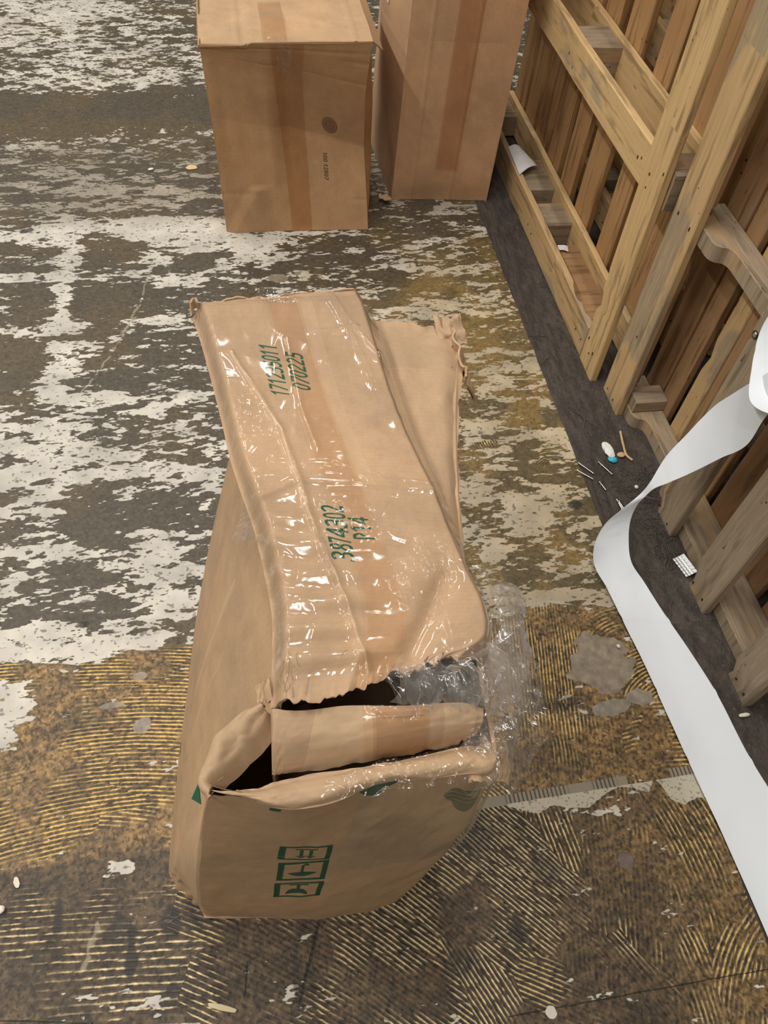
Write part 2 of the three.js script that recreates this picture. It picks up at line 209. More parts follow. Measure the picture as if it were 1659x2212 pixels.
{
  const zones = [[-0.75, 0.95, -0.95, 0.3], [-1.3, 1.05, -2.6, -0.95], [-2.3, 2.0, -4.9, -2.6]];
  const mats = [floorMaterial(...zones[0], 2048, 1506, true), floorMaterial(...zones[1], 2048, 1438, true), floorMaterial(...zones[2], 1536, 822, true), floorMaterial(-4.4, -2.4, -3.6, -1.6, 512, 512, false)];
  const rects = [...zones.map((z, i) => [...z, i]), [-1.3, -0.75, -0.95, 0.3, 3], [0.95, 1.05, -0.95, 0.3, 3], [-1.3, 1.05, 0.3, 4, 3], [-6, -1.3, -2.6, 4, 3], [1.05, 3.2, -2.6, 4, 3], [-6, -2.3, -8, -2.6, 3], [2, 3.2, -8, -2.6, 3], [-2.3, 2, -8, -4.9, 3]];
  const pos = [], uv = [], nor = [], idx = [], g = new THREE.BufferGeometry();
  rects.sort((a, b) => a[4] - b[4]);
  for (const [x0, x1, z0, z1, k] of rects) {
    const s = pos.length / 3, st = idx.length;
    for (const [x, z] of [[x0, z1], [x1, z1], [x1, z0], [x0, z0]]) { pos.push(x, 0, z); nor.push(0, 1, 0); uv.push(...(k < 3 ? [x === x0 ? 0 : 1, z === z1 ? 0 : 1] : [x / 2, -z / 2])); }
    idx.push(s, s + 1, s + 2, s, s + 2, s + 3); g.addGroup(st, 6, k);
  }
  const under = new THREE.BoxGeometry(9.2, 0.12, 12); under.translate(-1.4, -0.0601, -2); // slab under the surface
  const s = pos.length / 3, st = idx.length;
  pos.push(...under.attributes.position.array); nor.push(...under.attributes.normal.array); uv.push(...under.attributes.uv.array);
  for (const i of under.index.array) idx.push(i + s);
  g.addGroup(st, under.index.count, 3);
  g.setAttribute('position', new THREE.Float32BufferAttribute(pos, 3)); g.setAttribute('normal', new THREE.Float32BufferAttribute(nor, 3)); g.setAttribute('uv', new THREE.Float32BufferAttribute(uv, 2)); g.setIndex(idx);
  struct('floor', g, mats);
}

// ---------------------------------------------------------------- wood and pallets
function woodTexture(k, base, weather) {
  return dataTex(1024, 256, (i, j, c) => {
    const x = i / 1024, y = j / 256, warp = 0.05 * fb(x * 3 + k, y * 2, 3), g = fb(x * 5 + k * 7, (y + warp) * 46, 4), g2 = fb(x * 26 + k, (y + warp) * 160, 2);
    let l = 0.89 + 0.11 * g + 0.05 * (g2 - 0.5);
    let r = base[0] * l, gg = base[1] * l * (0.98 + 0.04 * g), b = base[2] * l * (0.94 + 0.1 * g);
    const w = sm(1 - weather, 1.12 - weather, fb(x * 5 + k * 3, y * 3 + k, 5) + 0.05 * (g2 - .5) + 0.06 * (g - .5)) * 0.6;
    const v = 0.78 + 0.3 * g2 + 0.12 * (g - .5); r = mix(r, 158 * v, w); gg = mix(gg, 147 * v, w); b = mix(b, 130 * v, w);
    const st = sm(0.56, 0.8, fb(x * 8 + k, y * 16, 4)) * 0.2; r *= 1 - st; gg *= 1 - st * 1.05; b *= 1 - st * 1.1;
    { const hole = sm(0.955, 0.985, vn(x * 60 + k * 5, y * 40)) * sm(0.5, 0.6, vn(x * 7 + k, y * 9)); r *= 1 - 0.6 * hole; gg *= 1 - 0.62 * hole; b *= 1 - 0.64 * hole; }
    c[0] = r; c[1] = gg; c[2] = b;
  });
}
const woodMaps = [woodTexture(1, [222, 188, 136], 0.34), woodTexture(4, [212, 178, 130], 0.48), woodTexture(9, [186, 158, 124], 0.68), woodTexture(13, [176, 138, 100], 0.3), woodTexture(21, [190, 148, 100], 0.26)];
const wood = woodMaps.map((map) => new THREE.MeshStandardMaterial({ map, roughness: 0.78, bumpMap: map, bumpScale: 0.0007 }));
const [PINE, WORN, GREYED, RED, HONEY] = wood;
// a sawn board along one axis: eight-sided section with eased edges, slightly wavy; chips = [place along, half length, depth, side]
const nailSteel = new THREE.MeshStandardMaterial({ color: 0x4a4038, roughness: 0.6, metalness: 0.5 }), nailHead = new THREE.CylinderGeometry(0.0036, 0.0036, 0.0016, 8); nailHead.rotateZ(Math.PI / 2);
const nails = (t, base, x, spots) => { for (const [y, z] of spots) { const m = part('nail_head', nailHead, nailSteel, t); m.position.set(x - base[0] - 0.0004, y - base[1], z - base[2]); m.scale.set(1, rr(0.8, 1.5), rr(0.5, 0.9)); } };
function board(axis, [x0, x1], [y0, y1], [z0, z1], o = {}) {
  const lo = [x0, y0, z0], hi = [x1, y1, z1], A = 'xyz'.indexOf(axis), Bx = (A + 1) % 3, C = (A + 2) % 3, L = hi[A] - lo[A], n = o.n ?? Math.max(4, Math.round(L / 0.05));
  const e = o.ease ?? 0.0025, hb = (hi[Bx] - lo[Bx]) / 2, hc = (hi[C] - lo[C]) / 2, mb = (lo[Bx] + hi[Bx]) / 2, mc = (lo[C] + hi[C]) / 2, ph = rr(0, 50), off = [rr(0, 1), rr(0, 1)];
  const ring = [[hb, -hc + e], [hb, hc - e], [hb - e, hc], [-hb + e, hc], [-hb, hc - e], [-hb, -hc + e], [-hb + e, -hc], [hb - e, -hc], [hb, -hc + e]];
  const pos = [], uv = [], idx = [];
  const at = (t, b, c) => {
    const a = lo[A] + L * t; let db = 0.0016 * (vn(a * 9 + ph, 1) - 0.5), dc = 0.0016 * (vn(a * 9 + ph, 7) - 0.5);
    for (const [p, w, d, s, ax] of o.chips ?? []) { const q = sm(w, w * 0.3, Math.abs(a - p)) * (0.7 + 0.6 * vn(a * 90, ph)); if (ax === 'b' ? b * s > hb * .5 : c * s > hc * .5) { if (ax === 'b') db -= s * d * q; else dc -= s * d * q; } }
    const ln = o.lean ?? [0, 0, 0], p = [0, 0, 0]; p[A] = a; p[Bx] = mb + b + db; p[C] = mc + c + dc;
    for (let i = 0; i < 3; i++) p[i] += ln[i] * t;
    return p;
  };
  let per = 0; const pers = ring.map((q, i) => (i ? per += Math.hypot(q[0] - ring[i - 1][0], q[1] - ring[i - 1][1]) : 0));
  for (let k = 0; k < 8; k++) { const s = pos.length / 3;
    for (let j = 0; j <= n; j++) for (const m of [k, k + 1]) { pos.push(...at(j / n, ...ring[m])); uv.push(L * j / n + off[0], pers[m] / 0.25 + off[1]); }
    for (let j = 0; j < n; j++) { const a = s + j * 2; idx.push(a, a + 1, a + 3, a, a + 3, a + 2); } }
  for (const [t, f] of [[0, 1], [1, 0]]) { const s = pos.length / 3; for (let m = 0; m < 8; m++) { pos.push(...at(t, ...ring[m])); uv.push(ring[m][0] * 2 + off[1], ring[m][1] * 8 + off[0]); } for (let m = 1; m < 7; m++) idx.push(s, ...(f ? [s + m + 1, s + m] : [s + m, s + m + 1])); }
  const g = new THREE.BufferGeometry(); g.setAttribute('position', new THREE.Float32BufferAttribute(pos, 3)); g.setAttribute('uv', new THREE.Float32BufferAttribute(uv, 2)); g.setIndex(idx);
  const q = g.toNonIndexed(); q.computeVertexNormals(); return q;
}
{
  const base = [0.97, 0, -2.14], t = thing('wooden_pallet', 'pale wooden pallet stood on its side right of the tall carton, framed by flat boards', 'pallet', base);
  const add = (name, m, axis, x, y, z, o) => { const g = board(axis, x, y, z, o); g.translate(-base[0], -base[1], -base[2]); return part(name, g, m, t); };
  add('end_board', PINE, 'y', [0.905, 0.925], [0.001, 1.13], [-1.53, -1.432], { lean: [0, 0, -0.035], n: 46, chips: [[0.205, 0.035, 0.014, -1, 'b'], [0.27, 0.02, 0.006, -1, 'b']] });
  add('end_board', WORN, 'y', [0.905, 0.925], [0.001, 1.13], [-2.86, -2.762]);
  for (const [y0, y1, m] of [[0.004, 0.106, WORN], [0.518, 0.613, PINE], [1.03, 1.126, PINE]]) add('runner_board', m, 'z', [0.905, 0.925], [y0, y1], [-2.76, -1.533], y0 < 0.1 ? { chips: [[-1.68, 0.06, 0.012, 1, 'b'], [-1.6, .03, .008, 1, 'b']], n: 60 } : {});
  for (const [y0, y1, m] of [[0.012, 0.112, PINE], [0.52, 0.612, PINE], [1.03, 1.122, PINE]]) add('stringer_board', m, 'z', [1.02, 1.039], [y0, y1], [-2.86, -1.447]);
  for (const [y0, y1, rows] of [[0.01, 0.088, [[-2.42, -2.24], [-2.16, -2.04], [-1.975, -1.62], [-2.84, -2.72]]], [0.515, 0.604, [[-1.53, -1.44], [-2.175, -2.05], [-2.86, -2.75]]], [1.03, 1.12, [[-1.52, -1.43], [-2.18, -2.05], [-2.86, -2.75]]]])
    for (const z of rows) add('block', z[0] === -1.975 ? RED : GREYED, 'x', [0.926, 1.019], [y0, z[0] === -1.975 ? y1 - .028 : y1], z, { ease: 0.004 });
  const zs = [[-2.85, -2.73], [-2.7, -2.60], [-2.568, -2.452], [-2.416, -2.305], [-2.263, -2.16], [-2.103, -1.985], [-1.888, -1.792], [-1.765, -1.665], [-1.645, -1.555], [-1.535, -1.45]];
  zs.forEach((z, i) => add('deck_board', HONEY, 'y', [1.0405, 1.0605], [0.001, 1.13], z, { lean: [0, 0, rr(-0.02, 0.012)], n: 20 }));
  { const q = []; for (const y of [0.055, 0.565]) { for (let k = 0; k < 3; k++) q.push([y + rr(-0.035, 0.035), -1.48 - 0.018 * y + rr(-0.035, 0.035)]); for (const z of [-1.56, -1.60, -2.08, -2.13]) q.push([y + rr(-0.03, 0.03), z + rr(-.015, .015)]); } nails(t, base, 0.905, q); }
  const c = t.clone(); c.name = numbered('wooden_pallet'); c.position.set(base[0] + 0.26, 0, base[2] - 0.05); scene.add(c);
  c.userData = { label: 'shaded pallet in the dark, second in behind the pale block pallet', category: 'pallet' };
}
{
  const base = [1.0, 0, -0.8], t = thing('wooden_pallet', 'weathered pallet on its side behind the white paper strip, with splintered feet and scooped notch', 'pallet', base);
  const put = (name, g, m) => { g.translate(-base[0], -base[1], -base[2]); return part(name, g, m, t); };
  const add = (name, m, axis, x, y, z, o) => put(name, board(axis, x, y, z, o), m);
  add('lead_board', WORN, 'y', [0.935, 0.955], [0.001, 1.13], [-1.405, -1.300], { lean: [0, 0, -0.028], n: 30 });
  add('bottom_board', GREYED, 'y', [0.932, 0.953], [0.001, 1.13], [-1.01, -0.905], { n: 70, chips: [[0.03, 0.03, 0.02, -1, 'b'], [0.0, 0.02, 0.03, -1, 'b'], [0.55, 0.03, 0.012, -1, 'b']] });
  add('bottom_board', GREYED, 'y', [0.928, 0.949], [0.001, 1.13], [-0.79, -0.695], { n: 60, chips: [[0.03, 0.05, 0.014, -1, 'b'], [.01, .02, .012, -1, 'b']] });
  add('bottom_board', GREYED, 'y', [0.926, 0.948], [0.001, 1.13], [-0.565, -0.478], { n: 60, chips: [[0.02, 0.03, 0.016, -1, 'b']] });
  add('bottom_board', GREYED, 'y', [0.93, 0.95], [0.001, 1.13], [-0.31, -0.19]);
  add('filler_board', RED, 'y', [0.957, 0.985], [0.585, 1.07], [-1.40, -1.345]); add('filler_board', RED, 'y', [0.957, 0.985], [0.085, 0.512], [-1.40, -1.335]);
  const prof = () => { // stringer seen from above, with its two scooped notches
    const s = new THREE.Shape(), X0 = 0.957, X1 = 1.0435, d = 0.036; s.moveTo(X0, -1.405); 
    for (const [a, b] of [[-1.275, -1.03], [-0.56, -0.32]]) { s.lineTo(X0, a); s.bezierCurveTo(X0, a + 0.018, X0 + 0.012, a + 0.026, X0 + 0.02, a + 0.026); s.bezierCurveTo(X0 + d, a + 0.03, X0 + d, a + 0.05, X0 + d, a + 0.075); s.lineTo(X0 + d, b - 0.05); s.bezierCurveTo(X0 + d, b - 0.02, X0, b - 0.02, X0, b); }
    s.lineTo(X0, -0.19); s.lineTo(X1, -0.19); s.lineTo(X1, -1.405); return s;
  };
  for (const [y0, m] of [[0.001, GREYED], [0.516, GREYED], [1.07, WORN]]) {
    const g = new THREE.ExtrudeGeometry(prof(), { depth: 0.036, bevelEnabled: true, bevelSize: 0.0012, bevelThickness: 0.0012, bevelSegments: 1, curveSegments: 10 });
    g.rotateX(Math.PI / 2); g.scale(1, 1, 1); // shape (x, z) lies flat, thickness downward
    g.translate(0, y0 + 0.0372, 0); { const u = g.attributes.uv; for (let i = 0; i < u.count; i++) u.setXY(i, u.getY(i), u.getX(i) * 4); } put('stringer', g, m);
  }
  const zs = [[-1.40, -1.315], [-1.305, -1.25], [-1.222, -1.165], [-1.163, -1.11], [-1.08, -0.985], [-0.96, -0.85], [-0.82, -0.71], [-0.68, -0.57], [-0.54, -0.43], [-0.4, -0.29]];
  zs.forEach((z, i) => add('deck_board', i === 2 ? WORN : RED, 'y', [1.046, 1.066], [0.001, 1.13], z, { n: 24, lean: [0, 0, rr(0, 0.01)], chips: i === 2 ? [[0.28, 0.03, 0.008, -1, 'b'], [0.4, .02, .01, -1, 'b']] : [] }));
  add('wood_block', GREYED, 'x', [0.958, 1.044], [0.0395, 0.078], [-1.333, -1.272], { ease: 0.004 });
  for (const [x, z0, z1] of [[0.935, -1.405, -1.3], [0.932, -1.01, -0.905], [0.928, -0.79, -0.695], [0.926, -0.565, -0.478]]) { const q = []; for (const y of [0.018, 0.535]) for (const f of [0.3, 0.72]) q.push([y + rr(-.01, .012), mix(z0, z1, f) - (x > .934 ? 0.025 * y : 0) + rr(-.012, .012)]); q.push([rr(.2, .4), mix(z0, z1, .5)]); nails(t, base, x, q); }
  const c = t.clone(); c.name = numbered('wooden_pallet'); c.position.set(base[0] + 0.26, 0, base[2] + 0.03); scene.add(c);
  c.userData = { label: 'shaded pallet in the dark, second in behind the weathered stringer pallet', category: 'pallet' };
}

// ---------------------------------------------------------------- corrugated cardboard, tape, clear film
const GREEN = 'rgba(14,82,58,0.88)';
function kraftPixel(x, y, c, k) { // x, y in metres
  const p = x * 0.83 + y * 0.56, q = y * 0.83 - x * 0.56, f = fb(p * 300 + k, q * 130, 3), f2 = fb(p * 40 + k, q * 30 + k, 3), m = fb(x * 7 + k, y * 7, 3), l = 0.9 + 0.06 * (f - .5) + 0.1 * (f2 - .5) + 0.16 * (m - .5) + 0.1;
  const flute = 0.006 * Math.sin(y * 6.2832 / 0.0075);
  c[0] = 197 * (l + flute); c[1] = 171 * (l + flute) * (1 - 0.02 * (m - .5)); c[2] = 141 * (l + flute) * (1 - 0.05 * (m - .5));
}
const kraftTile = dataTex(1024, 1024, (i, j, c) => { const a = Math.min(1, i / 120), b = Math.min(1, j / 120), p = [0, 0, 0], q = [0, 0, 0]; kraftPixel(i / 2048, j / 2048, p, 3); kraftPixel((i + 1024) / 2048, (j + 1024) / 2048, q, 3); const w = Math.min(a, b); for (let n = 0; n < 3; n++) c[n] = mix(q[n], p[n], w); });
const kraftBump = dataTex(512, 512, (i, j, c) => { const v = 120 + 60 * (fb((i + j * .4) / 5, (j - i * .3) / 9, 3) - .5) + 9 * Math.sin(j / 512 * 2 * Math.PI * 34); c[0] = c[1] = c[2] = v; }, false);
const kraft = (tint, rough = 0.78) => new THREE.MeshPhysicalMaterial({ map: kraftTile, color: tint, roughness: rough, bumpMap: kraftBump, bumpScale: 0.0004, side: THREE.DoubleSide });
function printed(w, h, ppm, k, draw, tint = 0xffffff) { // a canvas of kraft w x h metres with flat print on it
  const W = Math.round(w * ppm), H = Math.round(h * ppm), cv = document.createElement('canvas'); cv.width = W; cv.height = H;
  const x = cv.getContext('2d'), im = x.createImageData(W, H), c = [0, 0, 0];
  for (let j = 0; j < H; j++) for (let i = 0; i < W; i++) { kraftPixel(i / ppm, j / ppm, c, k); const q = (j * W + i) * 4; im.data[q] = clamp(c[0], 0, 255); im.data[q + 1] = clamp(c[1], 0, 255); im.data[q + 2] = clamp(c[2], 0, 255); im.data[q + 3] = 255; }
  x.putImageData(im, 0, 0); draw(x, W, H);
  const t = new THREE.CanvasTexture(cv); t.colorSpace = THREE.SRGBColorSpace;
  const bump = kraftBump.clone(); bump.repeat.set(w * 2, h * 2); bump.needsUpdate = true;
  return new THREE.MeshPhysicalMaterial({ map: t, color: tint, roughness: 0.76, bumpMap: bump, bumpScale: 0.0005, side: THREE.DoubleSide });
}
function nearestUV(fn, p, n = 90, m = 160) { let best = 9, o = [0, 0]; for (let i = 0; i <= n; i++) for (let j = 0; j <= m; j++) { const q = fn(i / n, j / m), d = Math.hypot(q[0] - p[0], q[1] - p[1], q[2] - p[2]); if (d < best) { best = d; o = [i / n, j / m]; } } return o; }
function ink(x, W, H, a, b, text, size, style = GREEN) { // text from uv a to uv b, its feet on that line
  const ax = a[0] * W, ay = (1 - a[1]) * H, bx = b[0] * W, by = (1 - b[1]) * H, L = Math.hypot(bx - ax, by - ay);
  x.save(); x.translate(ax, ay); x.rotate(Math.atan2(by - ay, bx - ax)); x.fillStyle = style; x.font = `${size}px sans-serif`; const w = x.measureText(text).width; x.scale(L / w, 1); x.fillText(text, 0, 0); x.lineWidth = size * 0.035; x.strokeStyle = style; x.strokeText(text, 0, 0); x.restore();
}
const filmMaterial = (rough = 0.1, tint = 0xffffff) => new THREE.MeshPhysicalMaterial({ color: tint, transmission: 1, thickness: 0, roughness: rough, ior: 1.5, metalness: 0, side: THREE.DoubleSide });
const thinner = (m, ior) => { m.ior = ior; return m; }, LIDFILM = thinner(filmMaterial(0.09), 1.38);
const FILM = filmMaterial(0.12), HAZY = filmMaterial(0.52), GLINT = thinner(filmMaterial(0.2), 1.9), TAPE = thinner(filmMaterial(0.12, 0xfefaf6), 1.27), BROWNTAPE = filmMaterial(0.28, 0xf8eee2);
const ridged = (x, y) => 1 - Math.abs(2 * vn(x, y) - 1);
function displaced(g, f) { const p = g.attributes.position, n = g.attributes.normal, u = g.attributes.uv; for (let i = 0; i < p.count; i++) { const d = f([p.getX(i), p.getY(i), p.getZ(i)], u.getX(i), u.getY(i)); p.setXYZ(i, p.getX(i) + n.getX(i) * d, p.getY(i) + n.getY(i) * d, p.getZ(i) + n.getZ(i) * d); } g.computeVertexNormals(); return g; }
const along = (poly, p) => { let d = 9; for (let i = 0; i < poly.length - 1; i++) d = Math.min(d, segDist(p[0], p[2], [poly[i][0], poly[i][2], poly[i + 1][0], poly[i + 1][2]])); return d; };

// ---------------------------------------------------------------- torn shipping carton in front
const TOP = 0.70;
const CORNERS = [ // A left rear of the crushed corner, B front left, C front right, D back right, E back left: foot, waist, rim
  [[-0.2297,0,-0.3151], [-0.1239,0.35,-0.321], [-0.0058,0.7,-0.3107]], [[-0.1693,0,-0.246], [-0.1349,0.35,-0.2452], [-0.0836,0.7,-0.2386]], [[0.168,0,-0.2225], [0.2121,0.35,-0.2222], [0.2055,0.7,-0.2184]],
  [[0.262, 0, -0.86], [0.285, 0.35, -0.87], [0.308,0.7,-0.8799]], [[-0.179,0,-0.7539], [-0.1022,0.35,-0.7964], [-0.0029,0.7,-0.847]],
];
function corner(k, t) { const [a, b, c] = CORNERS[((k % 5) + 5) % 5], q = 2 * t * t - 2 * t; return [0, 1, 2].map((i) => { const m = b[i] + 0.5 * 0; return a[i] * (1 - t) * (1 - 2 * t) + m * 4 * t * (1 - t) + c[i] * t * (2 * t - 1); }); }
const BULGE = [0.004, 0.012, 0.01, 0.01, 0.005];
function wallLine(s, t) {
  const k = Math.floor(s), f = s - k, a = corner(k, t), b = corner(k + 1, t), p = lerp3(a, b, f), dx = b[0] - a[0], dz = b[2] - a[2], l = Math.hypot(dx, dz), kk = ((k % 5) + 5) % 5, o = (BULGE[kk] * Math.sin(Math.PI * clamp(t * 0.9 + .05)) + (kk === 1 ? 0.030 * t ** 4 * Math.exp(-(((f - 0.24) / 0.24) ** 2)) : 0) - (kk === 2 ? 0.024 * t * t : 0) + (kk === 1 ? 0.014 * (1 - t) ** 3 * sm(0, 0.6, f) * sm(1.02, 0.84, f) : 0)) * (kk === 1 ? Math.max(Math.sin(Math.PI * f), 0.75 * (1 - t) ** 3 * sm(1, .8, f)) : Math.sin(Math.PI * f));
  return [p[0] - dz / l * o, TOP * t, p[2] + dx / l * o];
}
function bodyWall(s, t) { let x = 0, z = 0; for (let i = -3; i <= 3; i++) { const p = wallLine(s + i * 0.016, t); x += p[0] / 7; z += p[2] / 7; } const w = s * 1.2566, n = 0.005 * (fb(Math.cos(w) * 4 + 20, Math.sin(w) * 4 + t * 5 + 20, 3) - 0.5) + 0.0016 * (ridged(Math.cos(w) * 7 + 30, Math.sin(w) * 7 + t * 7) - .5); return [x + n * 0.5, TOP * t, z + n]; }
const crush = (s, t) => { const p = bodyWall(s, t), d = s > 3 ? s - 5.5 : s - 0.5, q = sm(0.2, 0, t) * sm(0.9, 0, Math.abs(d)); return [p[0] + 0.012 * q * ridged(d * 5 + 9, t * 14), p[1], p[2] - 0.014 * q * ridged(d * 4 + 13, t * 18)]; };
const frontFn = (u, v) => crush(1 + u, v), leftFn = (u, v) => crush(4 + u, v), cornerFn = (u, v) => crush(u, v);
const carton = thing('shipping_carton', 'big torn brown carton in the foreground with green handling symbols and a split open top', 'carton', [0, 0, 0]);
{
  const K = kraft(0xf6efe8);
  const front = printed(0.39, 0.70, 2300, 5, (x, W, H) => {
    const at = (u, v) => [u * W, (1 - v) * H];
    const quad = (a, b, c, d, f) => { // unit square with a lower left, b lower right, d upper left
      x.save(); x.transform(b[0] - a[0], b[1] - a[1], d[0] - a[0], d[1] - a[1], a[0], a[1]); f(); x.restore();
    };
    x.fillStyle = GREEN; x.strokeStyle = GREEN; x.lineJoin = 'miter';
    const box = () => { x.lineWidth = 0.1; x.beginPath(); x.moveTo(0.04, 0.05); x.lineTo(0.96, 0.05); x.lineTo(0.96, 0.95); x.lineTo(0.04, 0.95); x.closePath(); x.stroke(); x.fillRect(0, 0, 0.12, 1); x.fillRect(0.9, 0, 0.1, 1); };
    const I = [[at(0.291, 0.622), at(0.480, 0.597), at(0.287, 0.725)], [at(0.309, 0.432), at(0.495, 0.431), at(0.297, 0.594)], [at(0.316, 0.268), at(0.506, 0.279), at(0.307, 0.405)]];
    const lines = (pts, w) => { x.lineWidth = w; for (const l of pts) { x.beginPath(); l.forEach((q, i) => (i ? x.lineTo(...q) : x.moveTo(...q))); x.stroke(); } };
    quad(I[0][0], I[0][1], 0, I[0][2], () => { box(); lines([[[0.3, 0.8], [0.72, 0.8]], [[0.42, 0.3], [0.42, 0.75]], [[0.6, 0.3], [0.6, 0.75]]], 0.07); x.beginPath(); x.moveTo(0.3, 0.36); x.lineTo(0.54, 0.36); x.lineTo(0.42, 0.16); x.fill(); x.beginPath(); x.moveTo(0.5, 0.36); x.lineTo(0.72, 0.36); x.lineTo(0.6, 0.16); x.fill(); });
    quad(I[1][0], I[1][1], 0, I[1][2], () => { box(); x.beginPath(); x.moveTo(0.2, 0.42); x.quadraticCurveTo(0.5, 0.05, 0.82, 0.42); x.quadraticCurveTo(0.5, 0.52, 0.2, 0.42); x.fill(); lines([[[0.5, 0.4], [0.5, 0.78], [0.56, 0.86], [0.62, 0.78]]], 0.06); });
    quad(I[2][0], I[2][1], 0, I[2][2], () => { box(); x.beginPath(); x.moveTo(0.24, 0.2); x.quadraticCurveTo(0.28, 0.62, 0.46, 0.58); x.lineTo(0.6, 0.58); x.quadraticCurveTo(0.74, 0.3, 0.7, 0.18); x.lineTo(0.55, 0.32); x.closePath(); x.fill(); lines([[[0.5, 0.56], [0.5, 0.82]], [[0.3, 0.84], [0.7, 0.84]]], 0.07); });
    // green leafy emblem at the upper right and scraps of others along the rim
    quad(at(0.845, 0.80), at(0.99, 0.77), 0, at(0.80, 0.972), () => {
      x.fillStyle = 'rgba(44,74,48,0.85)'; x.beginPath(); x.moveTo(0, 0.62); x.quadraticCurveTo(0.3, 1.02, 0.55, 0.78); x.quadraticCurveTo(0.8, 0.72, 1, 0.86); x.quadraticCurveTo(0.92, 0.2, 0.6, 0.04); x.quadraticCurveTo(0.3, 0.1, 0.25, 0.42); x.quadraticCurveTo(0.1, 0.5, 0, 0.62); x.fill();
      x.strokeStyle = 'rgba(166,146,110,0.75)'; x.lineWidth = 0.035; for (const o of [0, 0.13, 0.26]) { x.beginPath(); x.moveTo(0.08, 0.72 - o); x.bezierCurveTo(0.4, 0.92 - o, 0.5, 0.42 - o, 0.94, 0.74 - o); x.stroke(); }
    }); x.save();
    x.restore(); x.fillStyle = GREEN; const G = at(0.555, 0.975); x.beginPath(); x.moveTo(G[0] - 60, G[1] - 90); x.quadraticCurveTo(G[0], G[1] + 110, G[0] + 50, G[1] - 10); x.lineTo(G[0] + 100, G[1] - 60); x.lineTo(G[0] + 30, G[1] - 110); x.fill();
    const G2 = at(0.235, 0.985); x.fillRect(G2[0] - 20, G2[1] - 16, 34, 30); x.strokeStyle = 'rgba(216,186,150,0.55)'; x.lineWidth = 4; x.beginPath(); [[0.02, 0.474], [0.15, 0.57], [0.289, 0.642], [0.488, 0.641], [0.65, 0.56], [0.82, 0.45]].forEach(([u, v], i) => (i ? x.lineTo(...at(u, v + 0.006 * (vn(u * 40, 2) - .5))) : x.moveTo(...at(u, v)))); x.stroke();
    x.fillStyle = 'rgba(120,80,60,0.5)'; const dot = at(0.818, 0.519); x.beginPath(); x.arc(dot[0], dot[1], 5, 0, 7); x.fill();
  }, 0xf3e9e0);
  part('front_panel', sheet(frontFn, 70, 110, 0.004), front, carton);
  part('crushed_corner', sheet(cornerFn, 26, 110, 0.004, [0.2, 1.4]), K, carton);
  part('right_panel', sheet((u, v) => crush(2 + u, v), 60, 60, 0.004, [1.3, 1.4]), K, carton);
  part('back_panel', sheet((u, v) => crush(3 + u, v), 40, 40, 0.004, [0.7, 1.4]), K, carton);
  const lp = printed(0.62, 0.70, 1100, 8, (x, W, H) => {
    x.fillStyle = GREEN; x.beginPath(); x.ellipse(W * 0.52, H * 0.955, 20, 12, 0.2, 0, 7); x.fill(); x.fillStyle = 'rgba(80,70,52,0.5)'; for (let i = 0; i < 60; i++) x.fillRect(W * (0.4 + i * 0.009), H * 0.93, 4, 3);
    x.fillStyle = 'rgba(226,205,178,0.35)'; x.fillRect(W * 0.52, H * 0.2, 16, H * 0.45); x.fillRect(W * 0.66, H * 0.3, 5, H * 0.5);
  }, 0xf3e9e0);
  part('left_panel', sheet(leftFn, 70, 70, 0.004), lp, carton);
  part('bottom_panel', sheet((u, v) => { const a = bodyWall(1 + u, 0.004), b = bodyWall(4 - u, 0.004); const p = lerp3(a, b, v); return [p[0], 0.006, p[2]]; }, 8, 8, 0.004), K, carton);
  // front flap folded in, its rim rolled over
  const fo = (u) => bodyWall(0.98 + u * 1.01, 1), fi = curve([[-0.0748,0.702,-0.2359], [-0.0409,0.7,-0.2337], [-0.0095,0.701,-0.2389], [0.0492,0.706,-0.2393], [0.0955,0.704,-0.2411], [0.1738,0.696,-0.2486], [0.204,0.69,-0.2477]]);
  part('front_flap', sheet((u, v) => { const p = lerp3(fo(u), fi(u), v), r = Math.sin(Math.PI * Math.min(1, v * 1.15)); return [p[0], p[1] + 0.011 * r + 0.006 * (fb(u * 22, v * 5, 3) - .5) - (v > .8 ? (v - .8) * .012 : 0), p[2] + 0.004 * (fb(u * 9, v * 3, 2) - .5) + 0.006 * r * (1 - v)]; }, 90, 18, 0.004, [0.7, 0.12]), K, carton);
  // left flap curled in on itself round the opening
  const co = curve([[-0.0769,0.7,-0.2298], [-0.0841,0.702,-0.2434], [-0.0777,0.705,-0.2635], [-0.0626,0.71,-0.2898], [-0.0407,0.714,-0.3046], [-0.0211,0.716,-0.3081]]), ci = curve([[-0.0602,0.68,-0.2342], [-0.0714,0.682,-0.2405], [-0.0538,0.683,-0.2542], [-0.0308,0.684,-0.2713], [-0.0186,0.69,-0.2838], [-0.0155,0.7,-0.3011]]);
  part('left_flap', sheet((u, v) => { const p = lerp3(co(u), ci(u), v), r = Math.sin(Math.PI * v) + 0.55 * (ridged(u * 4 + v * 1.5, v * 2.2) - .5) + 0.3 * (fb(u * 9, v * 4, 2) - .5); return [p[0] - 0.004 * r, p[1] + 0.013 * r, p[2]]; }, 60, 22, 0.004, [0.36, 0.1]), K, carton);
  part('flap_tear', sheet((u, v) => { const p = lerp3([-0.0286,0.716,-0.3062], [-0.0141,0.722,-0.3116], u); return [p[0] + 0.004 * (fb(u * 9, v * 3, 2) - .5), p[1] + 0.010 * v + 0.008 * (fb(u * 5, v * 2, 3) - .5), p[2] - 0.02 * v]; }, 14, 6, 0.003, [0.08, 0.03]), K, carton);
